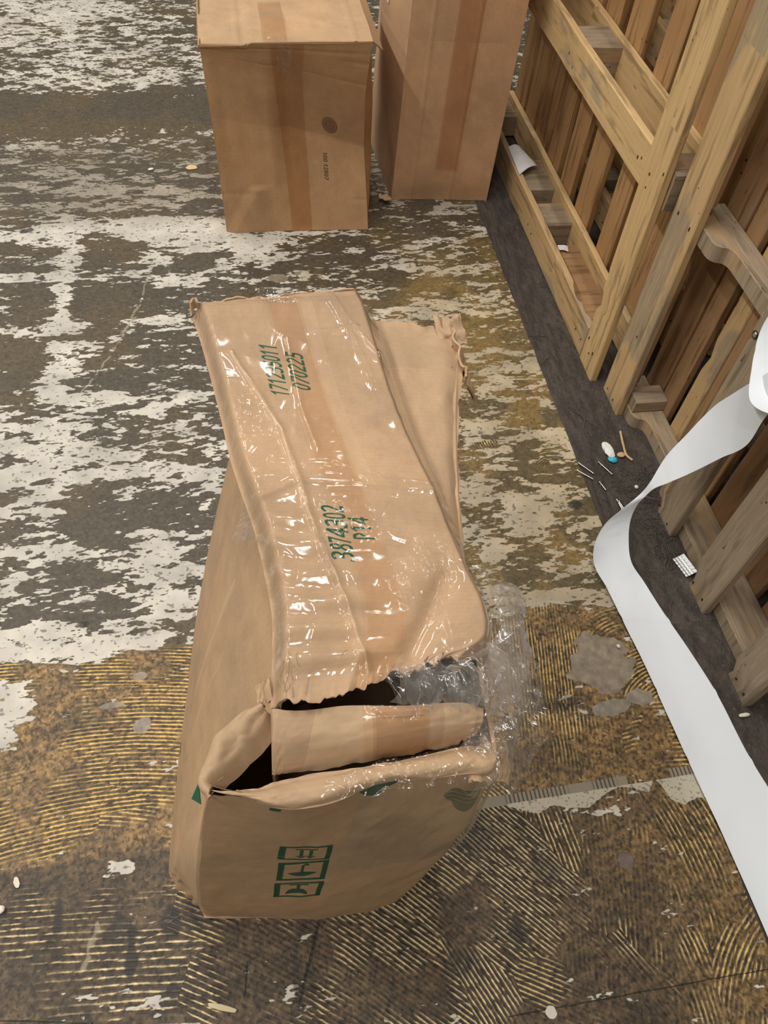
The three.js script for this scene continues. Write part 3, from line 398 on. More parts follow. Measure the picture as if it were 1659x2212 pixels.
  part('right_flap', sheet((u, v) => { const p = lerp3(lerp3([0.2004,0.686,-0.2585], [0.2263,0.686,-0.2661], u), lerp3([0.1708,0.694,-0.2121], [0.2144,0.678,-0.213], u), v); return [p[0] + 0.010 * (fb(u * 3, v * 5, 3) - .5), p[1] + 0.010 * (fb(u * 5 + 2, v * 5, 3) - .5) - 0.01 * u * u, p[2]]; }, 40, 40, 0.004, [0.16, 0.16]), K, carton);
  part('right_flap', sheet((u, v) => { const p = lerp3(lerp3([0.226,0.69,-0.3557], [0.2384,0.69,-0.3372], u), lerp3([0.2093,0.69,-0.2779], [0.2335,0.686,-0.2702], u), v); return [p[0] + 0.004 * (ridged(u * 4, v * 4) - .5), p[1] + 0.010 * ridged(u * 3 + 2, v * 3), p[2]]; }, 30, 40, 0.004, [0.1, 0.2]), K, carton);
  // top flap lying to the right of the inner carton, chewed at its far corner
  const tr = curve([[0.2326,0.69,-0.3435], [0.222,0.703,-0.408], [0.2283,0.706,-0.4952], [0.2476,0.706,-0.6098], [0.2726,0.706,-0.7245], [0.297,0.706,-0.8145], [0.2975,0.706,-0.8652]]), tl = curve([[0.1432,0.703,-0.3482], [0.1498,0.706,-0.4454], [0.1496,0.708,-0.5438], [0.1364,0.709,-0.6496], [0.1234,0.709,-0.7346], [0.1224,0.708,-0.8281], [0.125,0.708,-0.9048]]);
  part('top_flap', sheet((u, v) => { const p = lerp3(tl(v), tr(v), u), e = sm(0.78, 1, u), w = sm(0.93, 1, v) * (fb(u * 16, 3, 3) - .5); return [p[0] + 0.006 * (fb(v * 30, 2, 3) - .5) * e, p[1] - 0.010 * e * e + 0.003 * (fb(u * 6, v * 12, 3) - .5) + 0.003 * ridged(u * 3 + 7, v * 9) * (1 - e) + 0.012 * w, p[2] + 0.03 * w]; }, 46, 90, 0.004, [0.4, 1.3]), K, carton);
  const TC = [0.2859,0.712,-0.8714];
  part('torn_corner', sheet((u, v) => { const a = (u - 0.5) * 0.045, q = v * 0.05; return [TC[0] + a + 0.006 * (ridged(u * 3, v * 3) - .5), TC[1] - 0.004 + 0.011 * ridged(u * 3.3 + 2, v * 2.4) - 0.016 * v * v, TC[2] + q - 0.012 + 0.01 * (fb(u * 8, v * 8, 2) - .5)]; }, 24, 24, 0.003, [0.1, 0.1]), K, carton);
  const TD = [0.2888,0.7,-0.8239];
  part('torn_corner', sheet((u, v) => [TD[0] + 0.02 * u - 0.004 + 0.012 * (ridged(u * 3 + 4, v * 3) - .5), TD[1] + 0.006 - 0.05 * u + 0.01 * ridged(u * 3, v * 5), TD[2] - 0.05 + 0.11 * v], 20, 30, 0.003, [0.1, 0.2]), K, carton);
  const gp = [[-0.0935,0.694,-0.2347], [-0.0856,0.704,-0.2456], [-0.0845,0.698,-0.2271]];
  const green = new THREE.MeshStandardMaterial({ color: 0x14513a, roughness: 0.75, side: THREE.DoubleSide });
  part('printed_scrap', sheet((u, v) => { const p = lerp3(lerp3(gp[0], gp[2], u), gp[1], v); return [p[0] - 0.003, p[1] + 0.003, p[2] + 0.002]; }, 4, 8, 0.001), green, carton);
  part('printed_scrap', sheet((u, v) => { const p = lerp3([0.2747,0.704,-0.7893], [0.271,0.692,-0.7477], v); return [p[0] + 0.009 * u * (1 - 0.7 * v), p[1] - 0.008 * u, p[2]]; }, 4, 8, 0.001), green, carton);
}

// ---------------------------------------------------------------- battered inner carton lying in it
const inner = thing('inner_carton', 'long battered carton with green numbers, sticking out of the torn carton under clear film', 'carton', [0, 0, 0]);
const LH = 0.762;
const lidL = curve([[-0.0136,0.752,-0.298], [-0.0087,0.76,-0.3495], [-0.005,0.762,-0.4007], [-0.0098,0.762,-0.4583], [-0.0175,0.762,-0.5147], [-0.0292,0.762,-0.569], [-0.0393,0.762,-0.6196], [-0.0476,0.762,-0.6811], [-0.0571,0.762,-0.7474], [-0.0686,0.762,-0.8193], [-0.0828,0.758,-0.9004]]);
const lidR = curve([[0.1815,0.752,-0.3229], [0.2151,0.755,-0.3394], [0.221,0.76,-0.3754], [0.212,0.762,-0.4168], [0.2047,0.762,-0.4718], [0.198,0.762,-0.5254], [0.1895,0.762,-0.5793], [0.1812,0.762,-0.6213], [0.1745,0.762,-0.6775], [0.1688,0.762,-0.7553], [0.1602,0.76,-0.9148]]);
const FOLDS = [[[-0.0326,0.762,-0.7776], [0.0217,0.762,-0.6384], [0.0385,0.762,-0.5533], [0.0445,0.762,-0.5062], [0.0507,0.762,-0.4667], [0.0664,0.762,-0.4091], [0.0764,0.762,-0.3562], [0.0841,0.762,-0.3121]], [[0.0425,0.762,-0.797], [0.0495,0.762,-0.6724], [0.0623,0.762,-0.6025]]];
const DENT = [[0.1782,0.762,-0.4078], [0.1524,0.762,-0.3658], [0.1292,0.762,-0.3316]], CROSS = [[-0.0207,0.762,-0.5312], [0.0334,0.762,-0.5558], [0.0969,0.762,-0.548], [0.2023,0.762,-0.5249]];
const lidFn = (u, v) => {
  const p = lerp3(lidL(v), lidR(v), u), ed = 0.05; let y = p[1];
  y -= 0.030 * Math.pow(sm(0.075, 0, u), 1.6) + 0.020 * Math.pow(sm(0.05, 0, 1 - u), 1.6) + 0.012 * sm(0.03, 0, 1 - v);
  for (const [i, f] of FOLDS.entries()) { const d = along(f, p); y += (i ? 0.0016 : 0.0032) * Math.exp(-((d / 0.0045) ** 2)); }
  const dd = along(DENT, p); y -= 0.009 * Math.exp(-((dd / 0.012) ** 2)); y += 0.0026 * Math.exp(-((along(CROSS, p) / 0.0045) ** 2));
  const left = sm(0.62, 0.3, u) * sm(0.5, 0.36, v); y += 0.0026 * left * Math.sin(v * 96 + 2 * fb(u * 4, v * 4, 2)) + 0.0035 * (fb(u * 5, v * 12, 3) - .5) + 0.0022 * (ridged(u * 6, v * 17) - .5) * sm(0, .3, Math.abs(u - .7) + .1);
  const lip = sm(0.045, 0, v); y += lip * 0.010 * (fb(u * 14, 1.7, 3) - .62); const tear = lip * 0.014 * (fb(u * 26, 4.1, 3) - 0.5);
  return [p[0], y, p[2] + tear + 0.012 * lip * Math.sin(Math.PI * Math.min(1, u * 1.6))];
};
{
  const K = kraft(0xefe6e0);
  const lm = printed(0.25, 0.66, 2000, 21, (x, W, H) => {
    const at = (p) => nearestUV(lidFn, p); 
    // brown paper tape down the middle, edges of an old patch
    x.fillStyle = 'rgba(168,122,78,0.10)'; x.fillRect(W * 0.40, 0, W * 0.185, H); x.fillStyle = 'rgba(240,214,176,0.16)'; x.fillRect(W * 0.585, 0, W * 0.09, H * .5);
    x.fillStyle = 'rgba(150,108,70,0.20)'; x.fillRect(W * 0.40, H * 0.93, W * 0.2, H * 0.045);
    ink(x, W, H, [0.391, 0.755], [0.400, 0.894], '171235011', 66); ink(x, W, H, [0.519, 0.780], [0.533, 0.880], '070225', 64);
    ink(x, W, H, [0.431, 0.300], [0.459, 0.438], '3874302', 72, 'rgba(14,82,58,0.95)'); ink(x, W, H, [0.564, 0.353], [0.5645, 0.409], 'P14', 68);
    x.fillStyle = 'rgba(90,62,40,0.28)'; x.lineCap = 'round'; x.strokeStyle = 'rgba(84,62,46,0.22)'; for (let i = 0; i < 16; i++) { const a = (0.03 + 0.3 * rnd() * rnd() + .02) * W, b = (0.90 + 0.085 * rnd()) * H; x.lineWidth = 1.5 + 4 * rnd(); x.beginPath(); x.moveTo(a, b); x.quadraticCurveTo(a + 20 * (rnd() - .5), b + 20, a + 24 * (rnd() - .5), b + 20 + 60 * rnd() * rnd()); x.stroke(); }
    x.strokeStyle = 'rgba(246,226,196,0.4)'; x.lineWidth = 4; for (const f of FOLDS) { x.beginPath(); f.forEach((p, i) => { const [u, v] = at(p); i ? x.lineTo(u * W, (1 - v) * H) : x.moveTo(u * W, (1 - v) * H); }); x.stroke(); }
  }, 0xefe6e0);
  part('top_panel', sheet(lidFn, 110, 260, 0.004), lm, inner);
  const skirt = (side) => (u, v) => { const p = lidFn(side, u), q = 0.012 * (1 - v); return [p[0] + (side ? 1 : -1) * (-q * 0.6 + 0.002), mix(0.716, p[1] - 0.002, v), p[2]]; };
  part('side_panel', sheet((u, v) => skirt(0)(1 - u, v), 120, 6, 0.003, [1.3, 0.1]), K, inner); part('side_panel', sheet(skirt(1), 120, 6, 0.003, [1.3, 0.1]), K, inner);
  part('rear_panel', sheet((u, v) => { const p = lidFn(1 - u, 1); return [p[0], mix(0.712, p[1] - 0.001, v) + 0.004 * v * (fb(u * 30, 2, 2) - .5), p[2] - 0.008 * v * ridged(u * 9, 3)]; }, 60, 6, 0.004, [0.5, 0.1]), K, inner);
  const TL = [-0.0826,0.76,-0.8938]; part('torn_corner', sheet((u, v) => [TL[0] - 0.003 + 0.010 * u, TL[1] - 0.006 - 0.012 * (1 - v) + 0.003 * ridged(u * 5, v * 3), TL[2] - 0.002 + 0.016 * (1 - v) * (1 - u) + 0.006 * Math.sin(u * 7)], 12, 12, 0.003, [0.05, 0.06]), K, inner);
  // end flap: shows below the torn lip
  const et = curve([[-0.0135,0.738,-0.2962], [0.0093,0.738,-0.2904], [0.0546,0.738,-0.2894], [0.1181,0.738,-0.2822], [0.1742,0.735,-0.2782], [0.1954,0.728,-0.2734]]), eb = curve([[-0.0183,0.692,-0.2465], [-0.0139,0.692,-0.245], [0.0503,0.694,-0.2459], [0.1165,0.694,-0.2492], [0.1708,0.692,-0.2543], [0.1882,0.698,-0.2576]]);
  const endFn = (u, v) => { const p = lerp3(eb(u), et(u), v), r = Math.sin(Math.PI * v); return [p[0], p[1] + 0.010 * r + 0.005 * (fb(u * 7, v * 4, 3) - .5) + .003 * (ridged(u * 5, v * 3) - .5), p[2] + 0.006 * r + 0.004 * (fb(u * 30, 2, 2) - .5) * sm(.1, 0, v)]; };
  const em = printed(0.26, 0.09, 2600, 33, (x, W, H) => { x.fillStyle = 'rgba(160,116,74,0.25)'; x.fillRect(W * 0.5, H * 0.1, W * 0.17, H * 0.9); x.fillStyle = 'rgba(90,60,40,0.35)'; x.font = `${H * 0.1}px sans-serif`; x.fillRect(W * 0.52, H * .2, W * .13, 4); x.fillStyle = 'rgba(246,222,186,0.28)'; x.fillRect(W * .29, 0, W * .2, H); x.fillRect(W * .72, 0, W * .2, H); }, 0xefe6e0);
  part('end_flap', sheet(endFn, 90, 30, 0.004), em, inner);
  part('edge_panel', sheet((u, v) => { const p = lerp3([-0.0133,0.735,-0.2946], [-0.0174,0.69,-0.248], u); return [p[0] - 0.002, p[1] - 0.10 * (1 - v), p[2]]; }, 10, 8, 0.003, [0.1, 0.2]), K, inner);
  const sub = (f, u0, u1, v0, v1, h) => (u, v) => { const p = f(mix(u0, u1, u), mix(v0, v1, v)); return [p[0], p[1] + h, p[2]]; };
  part('clear_tape', displaced(sheet(sub(lidFn, 0.42, 0.60, 0.0, 1, 0.0016), 50, 420), ([a, b, c]) => 0.00022 * (ridged(a * 50, c * 90) ** 3) + 0.0016 * (ridged(a * 130 + 3, c * 80) ** 5) * sm(.54, .68, fb(a * 16, c * 16 + 3, 2)) * sm(-0.62, -0.5, c)), TAPE, inner);
  part('clear_tape', displaced(sheet(sub(endFn, 0.46, 0.66, 0.0, 1, 0.0014), 40, 40), ([a, b, c]) => 0.0016 * (ridged(a * 120, c * 90) ** 3)), TAPE, inner);
}

// ---------------------------------------------------------------- clear film
{
  const t = thing('stretch_film', 'crumpled clear plastic film wrapped over the battered inner carton and bunched at its right end', 'plastic film', [0, 0, 0]);
  const fold = (x, z, k) => Math.abs(2 * vn(x + k * 7.3, z - k * 3.1) - 1);
  const pleat = (x, z, t, k) => { const p = x * Math.cos(t) + z * Math.sin(t), q = z * Math.cos(t) - x * Math.sin(t); return ridged(p * 85 + 2 * vn(q * 30, k) + k, q * 11) ** 7; };
  const crumple = (k, a, b) => ([x, y, z]) => { // flat facets between sharp folds, at three sizes and headings
    const s = sm(0.34, 0.6, fb(x * 13 + k, z * 13 + y * 9, 2));
    return a * (0.8 * fold(x * 30 + z * 12, z * 34 - x * 9 + y * 26, k) + 0.45 * fold(x * 40 - z * 60, z * 44 + x * 50 + y * 30, k + 1)) + b * s * (0.5 * fold(x * 95 + y * 50, z * 120 - x * 40, k + 2) + 0.22 * fold(x * 170 - z * 130, z * 190 + y * 120, k + 3)) + 0.30 * a * (pleat(x, z, 0.5 + k, k) + pleat(x, z, 1.7 + k * 1.3, k + 5) + pleat(x, z, 2.6 + k * .7, k + 9));
  };
  const cling = (k, a, b) => ([x, y, z]) => a * (ridged(x * 22 + z * 9 + k, z * 16 - x * 8) ** 6) + b * (ridged(x * 95 + y * 50 + k * 3, z * 120) ** 4) * sm(0.55, 0.68, fb(x * 12 + k, z * 12, 2));
  const STREAK = [[[0.1115,0.762,-0.8841], [0.1313,0.762,-0.7855], [0.1475,0.762,-0.6964]], [[0.1028,0.762,-0.8949], [0.1419,0.762,-0.794], [0.1679,0.762,-0.7376]], [[0.0805,0.762,-0.8061], [0.1437,0.762,-0.807]], [[0.0897,0.762,-0.7484], [0.1344,0.762,-0.7853]], [[0.0123,0.762,-0.5858], [0.0788,0.762,-0.5771], [0.148,0.762,-0.5271]], [[0.0501,0.762,-0.5736], [0.0985,0.762,-0.5597], [0.1454,0.762,-0.5281]], [[-0.0179,0.762,-0.5342], [0.0325,0.762,-0.5457]], [[0.1001,0.762,-0.4926], [0.1475,0.762,-0.4623]], [[0.1603,0.762,-0.4609], [0.1721,0.762,-0.4027], [0.1718,0.762,-0.3342]], [[0.1352,0.762,-0.5421], [0.202,0.762,-0.5236]]];
  part('top_wrap', displaced(sheet((u, v) => { const p = lidFn(clamp(u * 1.03 - 0.02, 0, 1), mix(0.03, 0.985, v)), o = u > 0.985 ? (u - 0.985) * 0.9 : 0; return [p[0] + o, p[1] + 0.004 - o * 1.5, p[2]]; }, 150, 420), (p) => {
    let d = cling(2, 0.0007, 0.0026)(p); for (const s of STREAK) { const q = along(s, p); if (q < 0.01) d += 0.0045 * Math.exp(-((q / 0.0028) ** 2)) + 0.0015 * Math.exp(-((q / 0.008) ** 2)); } return d;
  }), LIDFILM, t);
  const bag = (P0, P1, bulge, k, nu = 150, nv = 150, a = 0.013, b = 0.008, m = FILM, name = 'loose_film') => {
    const A = curve(P0), Bc = curve(P1);
    part(name, displaced(sheet((u, v) => { const p = lerp3(A(u), Bc(u), v), r = Math.sin(Math.PI * v) * bulge; return [p[0] + r * 0.5, p[1] + r * 0.7, p[2] + r * 0.3]; }, nu, nv), crumple(k, a, b)), m, t);
  };
  bag([[0.2057,0.764,-0.4181], [0.2223,0.762,-0.3741], [0.2184,0.757,-0.338], [0.1814,0.756,-0.321], [0.1314,0.756,-0.314], [0.0909,0.753,-0.3075]], [[0.2411,0.72,-0.4189], [0.2458,0.72,-0.3652], [0.2347,0.72,-0.318], [0.1915,0.735,-0.2908], [0.1423,0.735,-0.2842], [0.1049,0.735,-0.2851]], 0.012, 4, 150, 150, 0.013, 0.008, GLINT);
  bag([[0.2202,0.75,-0.3644], [0.2016,0.745,-0.3207], [0.1784,0.74,-0.3003], [0.1443,0.737,-0.2959]], [[0.2477,0.7,-0.348], [0.2689,0.67,-0.3093], [0.2613,0.665,-0.2853], [0.2001,0.69,-0.273]], 0.02, 9, 150, 150, 0.014, 0.009, GLINT);
  bag([[0.2686,0.67,-0.3082], [0.2321,0.69,-0.2999], [0.1902,0.71,-0.2665], [0.1733,0.705,-0.2417]], [[0.2507,0.655,-0.2591], [0.236,0.645,-0.2232], [0.2014,0.665,-0.2178], [0.1616,0.695,-0.214]], 0.018, 14, 150, 150, 0.014, 0.009, GLINT);
  bag([[0.2285,0.72,-0.3295], [0.2148,0.72,-0.3152], [0.1723,0.735,-0.3136], [0.1042,0.742,-0.3128]], [[0.2587,0.67,-0.3051], [0.2119,0.7,-0.2879], [0.1757,0.735,-0.2849], [0.1012,0.742,-0.2943]], 0.016, 21, 150, 110, 0.012, 0.008, HAZY);
  bag([[0.2659,0.655,-0.2996], [0.2526,0.65,-0.2659], [0.2377,0.64,-0.2256]], [[0.2046,0.7,-0.2786], [0.1765,0.71,-0.249], [0.1592,0.7,-0.2173]], 0.014, 27, 120, 120, 0.012, 0.008, HAZY);
  bag([[0.2217,0.755,-0.4001], [0.2244,0.752,-0.3628], [0.2176,0.75,-0.3374], [0.186,0.748,-0.3186]], [[0.2585,0.7,-0.4116], [0.2572,0.69,-0.3518], [0.2545,0.68,-0.3177], [0.2107,0.7,-0.2829]], 0.02, 61, 150, 120, 0.014, 0.009, HAZY);
  bag([[0.2421,0.7,-0.3265], [0.2632,0.672,-0.3037], [0.2505,0.66,-0.2625], [0.2309,0.655,-0.2237]], [[0.1832,0.735,-0.2969], [0.185,0.728,-0.2699], [0.1768,0.708,-0.2449], [0.1615,0.7,-0.2125]], 0.022, 67, 150, 150, 0.016, 0.010, GLINT);
  // cling over the front flap and the upper right of the front panel
  bag([[0.0817,0.716,-0.2407], [0.1225,0.714,-0.2415], [0.171,0.712,-0.2471], [0.2131,0.7,-0.2526]], [[0.0765,0.716,-0.212], [0.1163,0.716,-0.2084], [0.1621,0.712,-0.2069], [0.2079,0.7,-0.2089]], 0.004, 31, 110, 50, 0.004, 0.006, FILM, 'front_wrap');
  part('front_wrap', displaced(sheet((u, v) => { const p = bodyWall(mix(1.5, 2.03, u), mix(0.55, 1, v)); return [p[0] + 0.001, p[1], p[2] + 0.007]; }, 70, 70), cling(35, 0.003, 0.004)), FILM, t);
  bag([[0.0301,0.715,-0.2318], [0.0569,0.718,-0.2326], [0.0813,0.72,-0.2395]], [[0.0234,0.714,-0.2104], [0.0578,0.716,-0.2051], [0.0887,0.716,-0.2043]], 0.004, 41, 60, 40, 0.005, 0.006, FILM, 'front_wrap');
  bag([[-0.0141,0.732,-0.2799], [0.0036,0.736,-0.276], [0.0258,0.738,-0.2747]], [[-0.0175,0.698,-0.2418], [-0.0091,0.703,-0.2427], [0.0149,0.722,-0.2567]], 0.005, 47, 60, 50, 0.005, 0.005, FILM, 'corner_wrap');
  bag([[-0.0191,0.745,-0.534], [-0.0153,0.745,-0.5011], [-0.014,0.745,-0.4884]], [[-0.0336,0.7,-0.5796], [-0.0468,0.69,-0.5498], [-0.0502,0.69,-0.5332]], 0.006, 53, 40, 40, 0.006, 0.006, HAZY);
  bag([[0.0049,0.768,-0.9039], [0.0384,0.768,-0.9038], [0.0704,0.768,-0.8976]], [[0.0063,0.768,-0.8836], [0.0391,0.769,-0.8701], [0.0664,0.769,-0.8682]], 0.003, 57, 50, 30, 0.004, 0.004);
}

// ---------------------------------------------------------------- brown carton behind
{
  const t = thing('shipping_carton', 'dented brown carton with a round stamp, standing on the floor left of the tall carton', 'carton', [0, 0, 0]);
  const bl = curve([[-0.058, 0.001, -2.189], [-0.0627,0.2311,-2.185], [-0.0708,0.4275,-2.185], [-0.076,0.5269,-2.185], [-0.078, 0.553, -2.18]]), br = curve([[0.391, 0.001, -2.173], [0.382,0.1525,-2.178], [0.3729,0.2989,-2.178], [0.3675,0.4288,-2.178], [0.375, 0.561, -2.176]]);
  const CREASE = 0.40;
  const fn = (u, v) => {
    const p = lerp3(bl(v), br(v), u), tilt = CREASE + 0.02 * (0.5 - u) + 0.012 * (fb(u * 7, 3, 2) - .5), w = sm(0.02, 0.4, u) * 0.65 + 0.35, dent = v < tilt ? v / tilt : Math.max(0, (1 - v) / (1 - tilt)); let z = p[2] - (0.030 + 0.040 * sm(0.35, 0.5, u)) * w * dent * sm(0, .1, u);
    z += 0.004 * (fb(u * 4, v * 6, 3) - .5); for (const [c, a] of [[0.93, 0.003], [0.88, 0.003], [0.76, 0.002], [0.14, 0.002]]) z -= a * Math.exp(-(((v - c - 0.006 * (vn(u * 5, c * 90) - .5)) / 0.006) ** 2)) * sm(.3, .5, vn(u * 3, c * 50) + .1);
    const tri = v - 0.17 * u / 0.2; if (u < 0.36 && v < 0.17) z += 0.008 * sm(0.02, -0.06, tri) * sm(.36, .2, u); // folded lower left corner
    let y = p[1] - sm(0.97, 1, v) * 0.008 * (1 - sm(.25, .3, u)) ;
    return [p[0], y, z];
  };
  const m = printed(0.46, 0.56, 2000, 41, (x, W, H) => {
    const at = (p) => { const [u, v] = nearestUV(fn, p); return [u * W, (1 - v) * H]; };
    const S = at([0.2643,0.2984,-2.2]), r = W * 0.052; x.fillStyle = 'rgba(70,58,50,0.52)'; x.beginPath(); x.arc(S[0], S[1], r, 0, 7); x.fill(); x.strokeStyle = 'rgba(190,150,112,0.6)'; x.lineWidth = r * 0.07; x.beginPath(); x.arc(S[0], S[1], r * 0.72, 0, 7); x.stroke();
    x.fillStyle = 'rgba(190,150,112,0.55)'; for (let i = 0; i < 26; i++) { x.save(); x.translate(S[0], S[1]); x.rotate(i * 0.2417); x.fillRect(r * 0.8, -r * .04, r * 0.13, r * 0.07); x.restore(); } for (let i = 0; i < 3; i++) x.fillRect(S[0] - r * (.5 - i * .1), S[1] - r * .35 + i * r * .3, r * (1 - i * .2), r * .09);
    const a = at([0.2594,0.2369,-2.2]), b = at([0.2588,0.1545,-2.2]); x.save(); x.translate(a[0], a[1]); x.rotate(Math.atan2(b[1] - a[1], b[0] - a[0])); x.fillStyle = 'rgba(58,46,40,0.8)'; x.font = 'bold 36px sans-serif'; const L = Math.hypot(b[0] - a[0], b[1] - a[1]), w = x.measureText('100 12807').width; x.scale(L / w, 1); x.fillText('100 12807', 0, 12); x.restore();
    x.strokeStyle = 'rgba(232,200,160,0.4)'; x.lineWidth = 3; for (const y of [0.6, 0.16, 0.07]) { x.beginPath(); for (let i = 0; i <= 20; i++) x.lineTo(i / 20 * W, (y + 0.008 * (vn(i * .7, y * 60) - .5)) * H); x.stroke(); }
  }, 0xf4e0cc);
  const K = kraft(0xf4e0cc);
  part('front_panel', sheet(fn, 80, 120, 0.004), m, t);
  part('right_panel', sheet((u, v) => { const p = fn(1, v), o = 0.036 * Math.pow(Math.sin(Math.PI * clamp(v * 0.8 + 0.1)), 1.2) * sm(0, 0.16, u) * (1 - 0.4 * u); return [p[0] + o + 0.004 * (fb(u * 5, v * 9, 2) - .5) * sm(0, .1, u), p[1] - 0.03 * sm(.9, 1, v) * sm(0, .12, u), p[2] - u * 0.43]; }, 50, 60, 0.004, [0.9, 1.1]), K, t);
  part('left_panel', sheet((u, v) => { const p = fn(0, v); return [p[0], p[1], p[2] - (1 - u) * 0.43]; }, 20, 20, 0.004, [0.9, 1.1]), K, t);
  part('back_panel', sheet((u, v) => { const p = lerp3(fn(1, v), fn(0, v), u); return [p[0], p[1], p[2] - 0.43]; }, 10, 20, 0.004, [0.9, 1.1]), K, t);
  part('top_flap', sheet((u, v) => { const p = fn(u, 1), cut = sm(0.93, 1, u) * 0.0; return [p[0] + 0.02 * cut, p[1] + 0.008 * Math.sin(Math.PI * Math.min(1, v * 2)) * (1 - 0.5 * u) + 0.004 * (fb(u * 5, v * 5, 3) - .5) + 0.004 * Math.exp(-(((u - .22) / 0.012) ** 2)) + 0.003 * Math.exp(-(((u - .9) / 0.01) ** 2)), p[2] - v * 0.43]; }, 60, 60, 0.004, [0.9, 0.86]), kraft(0xfaf0e4), t);
  part('corner_fold', sheet((u, v) => { const a = fn(1, 1), e = [a[0] + 0.034, a[1] - 0.034, a[2] - 0.03]; const p = lerp3(a, e, u); return [p[0], p[1] + 0.001, p[2] - v * (0.43 - 0.03 * u)]; }, 10, 30, 0.004, [0.1, 0.8]), kraft(0xf6e8d8), t);
  part('brown_tape', displaced(sheet((u, v) => { const p = fn(mix(mix(0.46, 0.40, v), 0.60, u), v * 0.985); return [p[0], p[1], p[2] + 0.0022]; }, 20, 120), ([a, b]) => 0.0012 * ridged(a * 90, b * 60) ** 3), BROWNTAPE, t);
  part('brown_tape', sheet((u, v) => { const p = fn(mix(0.36, 0.50, u), 1); return [p[0], p[1] + 0.013 * Math.sin(Math.PI * Math.min(1, v * 2 * .55 / .86)) + 0.0048, p[2] - v * 0.24]; }, 12, 30), BROWNTAPE, t);
  part('clear_tape', displaced(sheet((u, v) => { const p = fn(mix(0.44, 0.53, u), mix(0.72, 0.99, v)); return [p[0], p[1], p[2] + 0.006]; }, 30, 60), ([a, b]) => 0.006 * ridged(a * 60, b * 40) ** 3), FILM, t);
  part('clear_tape', displaced(sheet((u, v) => { const p = fn(mix(0.39, 0.54, u), 1); return [p[0], p[1] + 0.006 - 0.004 * v, p[2] + 0.008 - 0.03 * v]; }, 40, 12), ([a, b, c]) => 0.006 * ridged(a * 70, c * 40) ** 3), FILM, t);
}
{
  const t = thing('shipping_carton', 'tall plain reddish brown carton standing between the dented carton and the pale pallet', 'carton', [0, 0, 0]);
  const K = kraft(0xffece0), KL = kraft(0xfff2e8), H = 1.02, a = [0.493, 0, -2.337], b = [0.818, 0, -2.311], W = 0.40;
  const lean = (y) => y * 0.022;
  part('front_panel', sheet((u, v) => { const p = lerp3(a, b, u), y = v * H + 0.001; return [p[0] + lean(y) + 0.004 * (1 - v) * (fb(u * 8, 2, 2) - .5), y, p[2] - 0.012 * Math.exp(-((y / 0.05) ** 2)) * (1 - Math.abs(u - .5)) + 0.006 * Math.sin(Math.PI * u) * sm(.1, .5, v) + 0.003 * (fb(u * 3, v * 6, 3) - .5) + 0.003 * Math.exp(-(((u - .2) / 0.012) ** 2)) + 0.003 * Math.exp(-(((u - .6) / 0.01) ** 2))]; }, 60, 90, 0.004, [0.66, 2.04]), K, t);
  const leftSide = (u, v) => { const y = v * H + 0.001, d = 1 - u; return [a[0] + lean(y) - 0.034 * Math.sin(Math.PI * Math.min(1, d * 1.1)) * sm(0.08, 0.5, v) - 0.018 * d + 0.002 * fb(u * 4, v * 5, 2), y, a[2] - d * W]; };
  part('left_panel', sheet(leftSide, 30, 60, 0.004, [0.8, 2.04]), KL, t);
  part('right_panel', sheet((u, v) => { const y = v * H + 0.001; return [b[0] + lean(y) - 0.01 * u, y, b[2] - u * W]; }, 20, 40, 0.004, [0.8, 2.04]), K, t);
  part('back_panel', sheet((u, v) => { const y = v * H + 0.001, p = lerp3(b, a, u); return [p[0] + lean(y) - 0.014, y, p[2] - W]; }, 10, 20, 0.004, [0.66, 2.04]), K, t);
  part('top_flap', sheet((u, v) => { const p = lerp3(a, b, u); return [p[0] + lean(H) - 0.012 * v, H, p[2] - v * W]; }, 20, 20, 0.004, [0.66, 0.8]), K, t);
  part('brown_tape', sheet((u, v) => { const p = lerp3(a, b, mix(0.40, 0.62, u)), y = mix(0.12, H, v); return [p[0] + lean(y), y, p[2] + 0.010]; }, 6, 40), filmMaterial(0.35, 0xf6ebe2), t);
  const lab = (() => { const cv = document.createElement('canvas'); cv.width = 256; cv.height = 384; const x = cv.getContext('2d'); x.fillStyle = '#e9e9ee'; x.fillRect(0, 0, 256, 384); x.fillStyle = '#33353c'; for (let i = 0; i < 12; i++) x.fillRect(24, 24 + i * 29, 60 + 130 * rnd(), i % 4 ? 7 : 14); const q = new THREE.CanvasTexture(cv); q.colorSpace = THREE.SRGBColorSpace; return new THREE.MeshStandardMaterial({ map: q, roughness: 0.35, side: THREE.DoubleSide }); })();
  part('shipping_label', sheet((u, v) => { const p = leftSide(mix(0.42, 0.66, u), mix(0.53, 0.72, v)); return [p[0] - 0.004, p[1], p[2]]; }, 12, 12, 0.002), lab, t);
  const q = [0.4776,0.006,-2.3305]; for (const [dx, dz, s] of [[-0.012, 0.0, 0.02], [-0.004, 0.014, 0.016]]) part('torn_corner', sheet((u, v) => [q[0] + dx + s * (u - .5) * 1.6, q[1] + 0.006 + 0.012 * ridged(u * 3 + s * 90, v * 3), q[2] + dz + s * (v - .5)], 10, 10, 0.002, [0.05, 0.05]), KL, t);
}

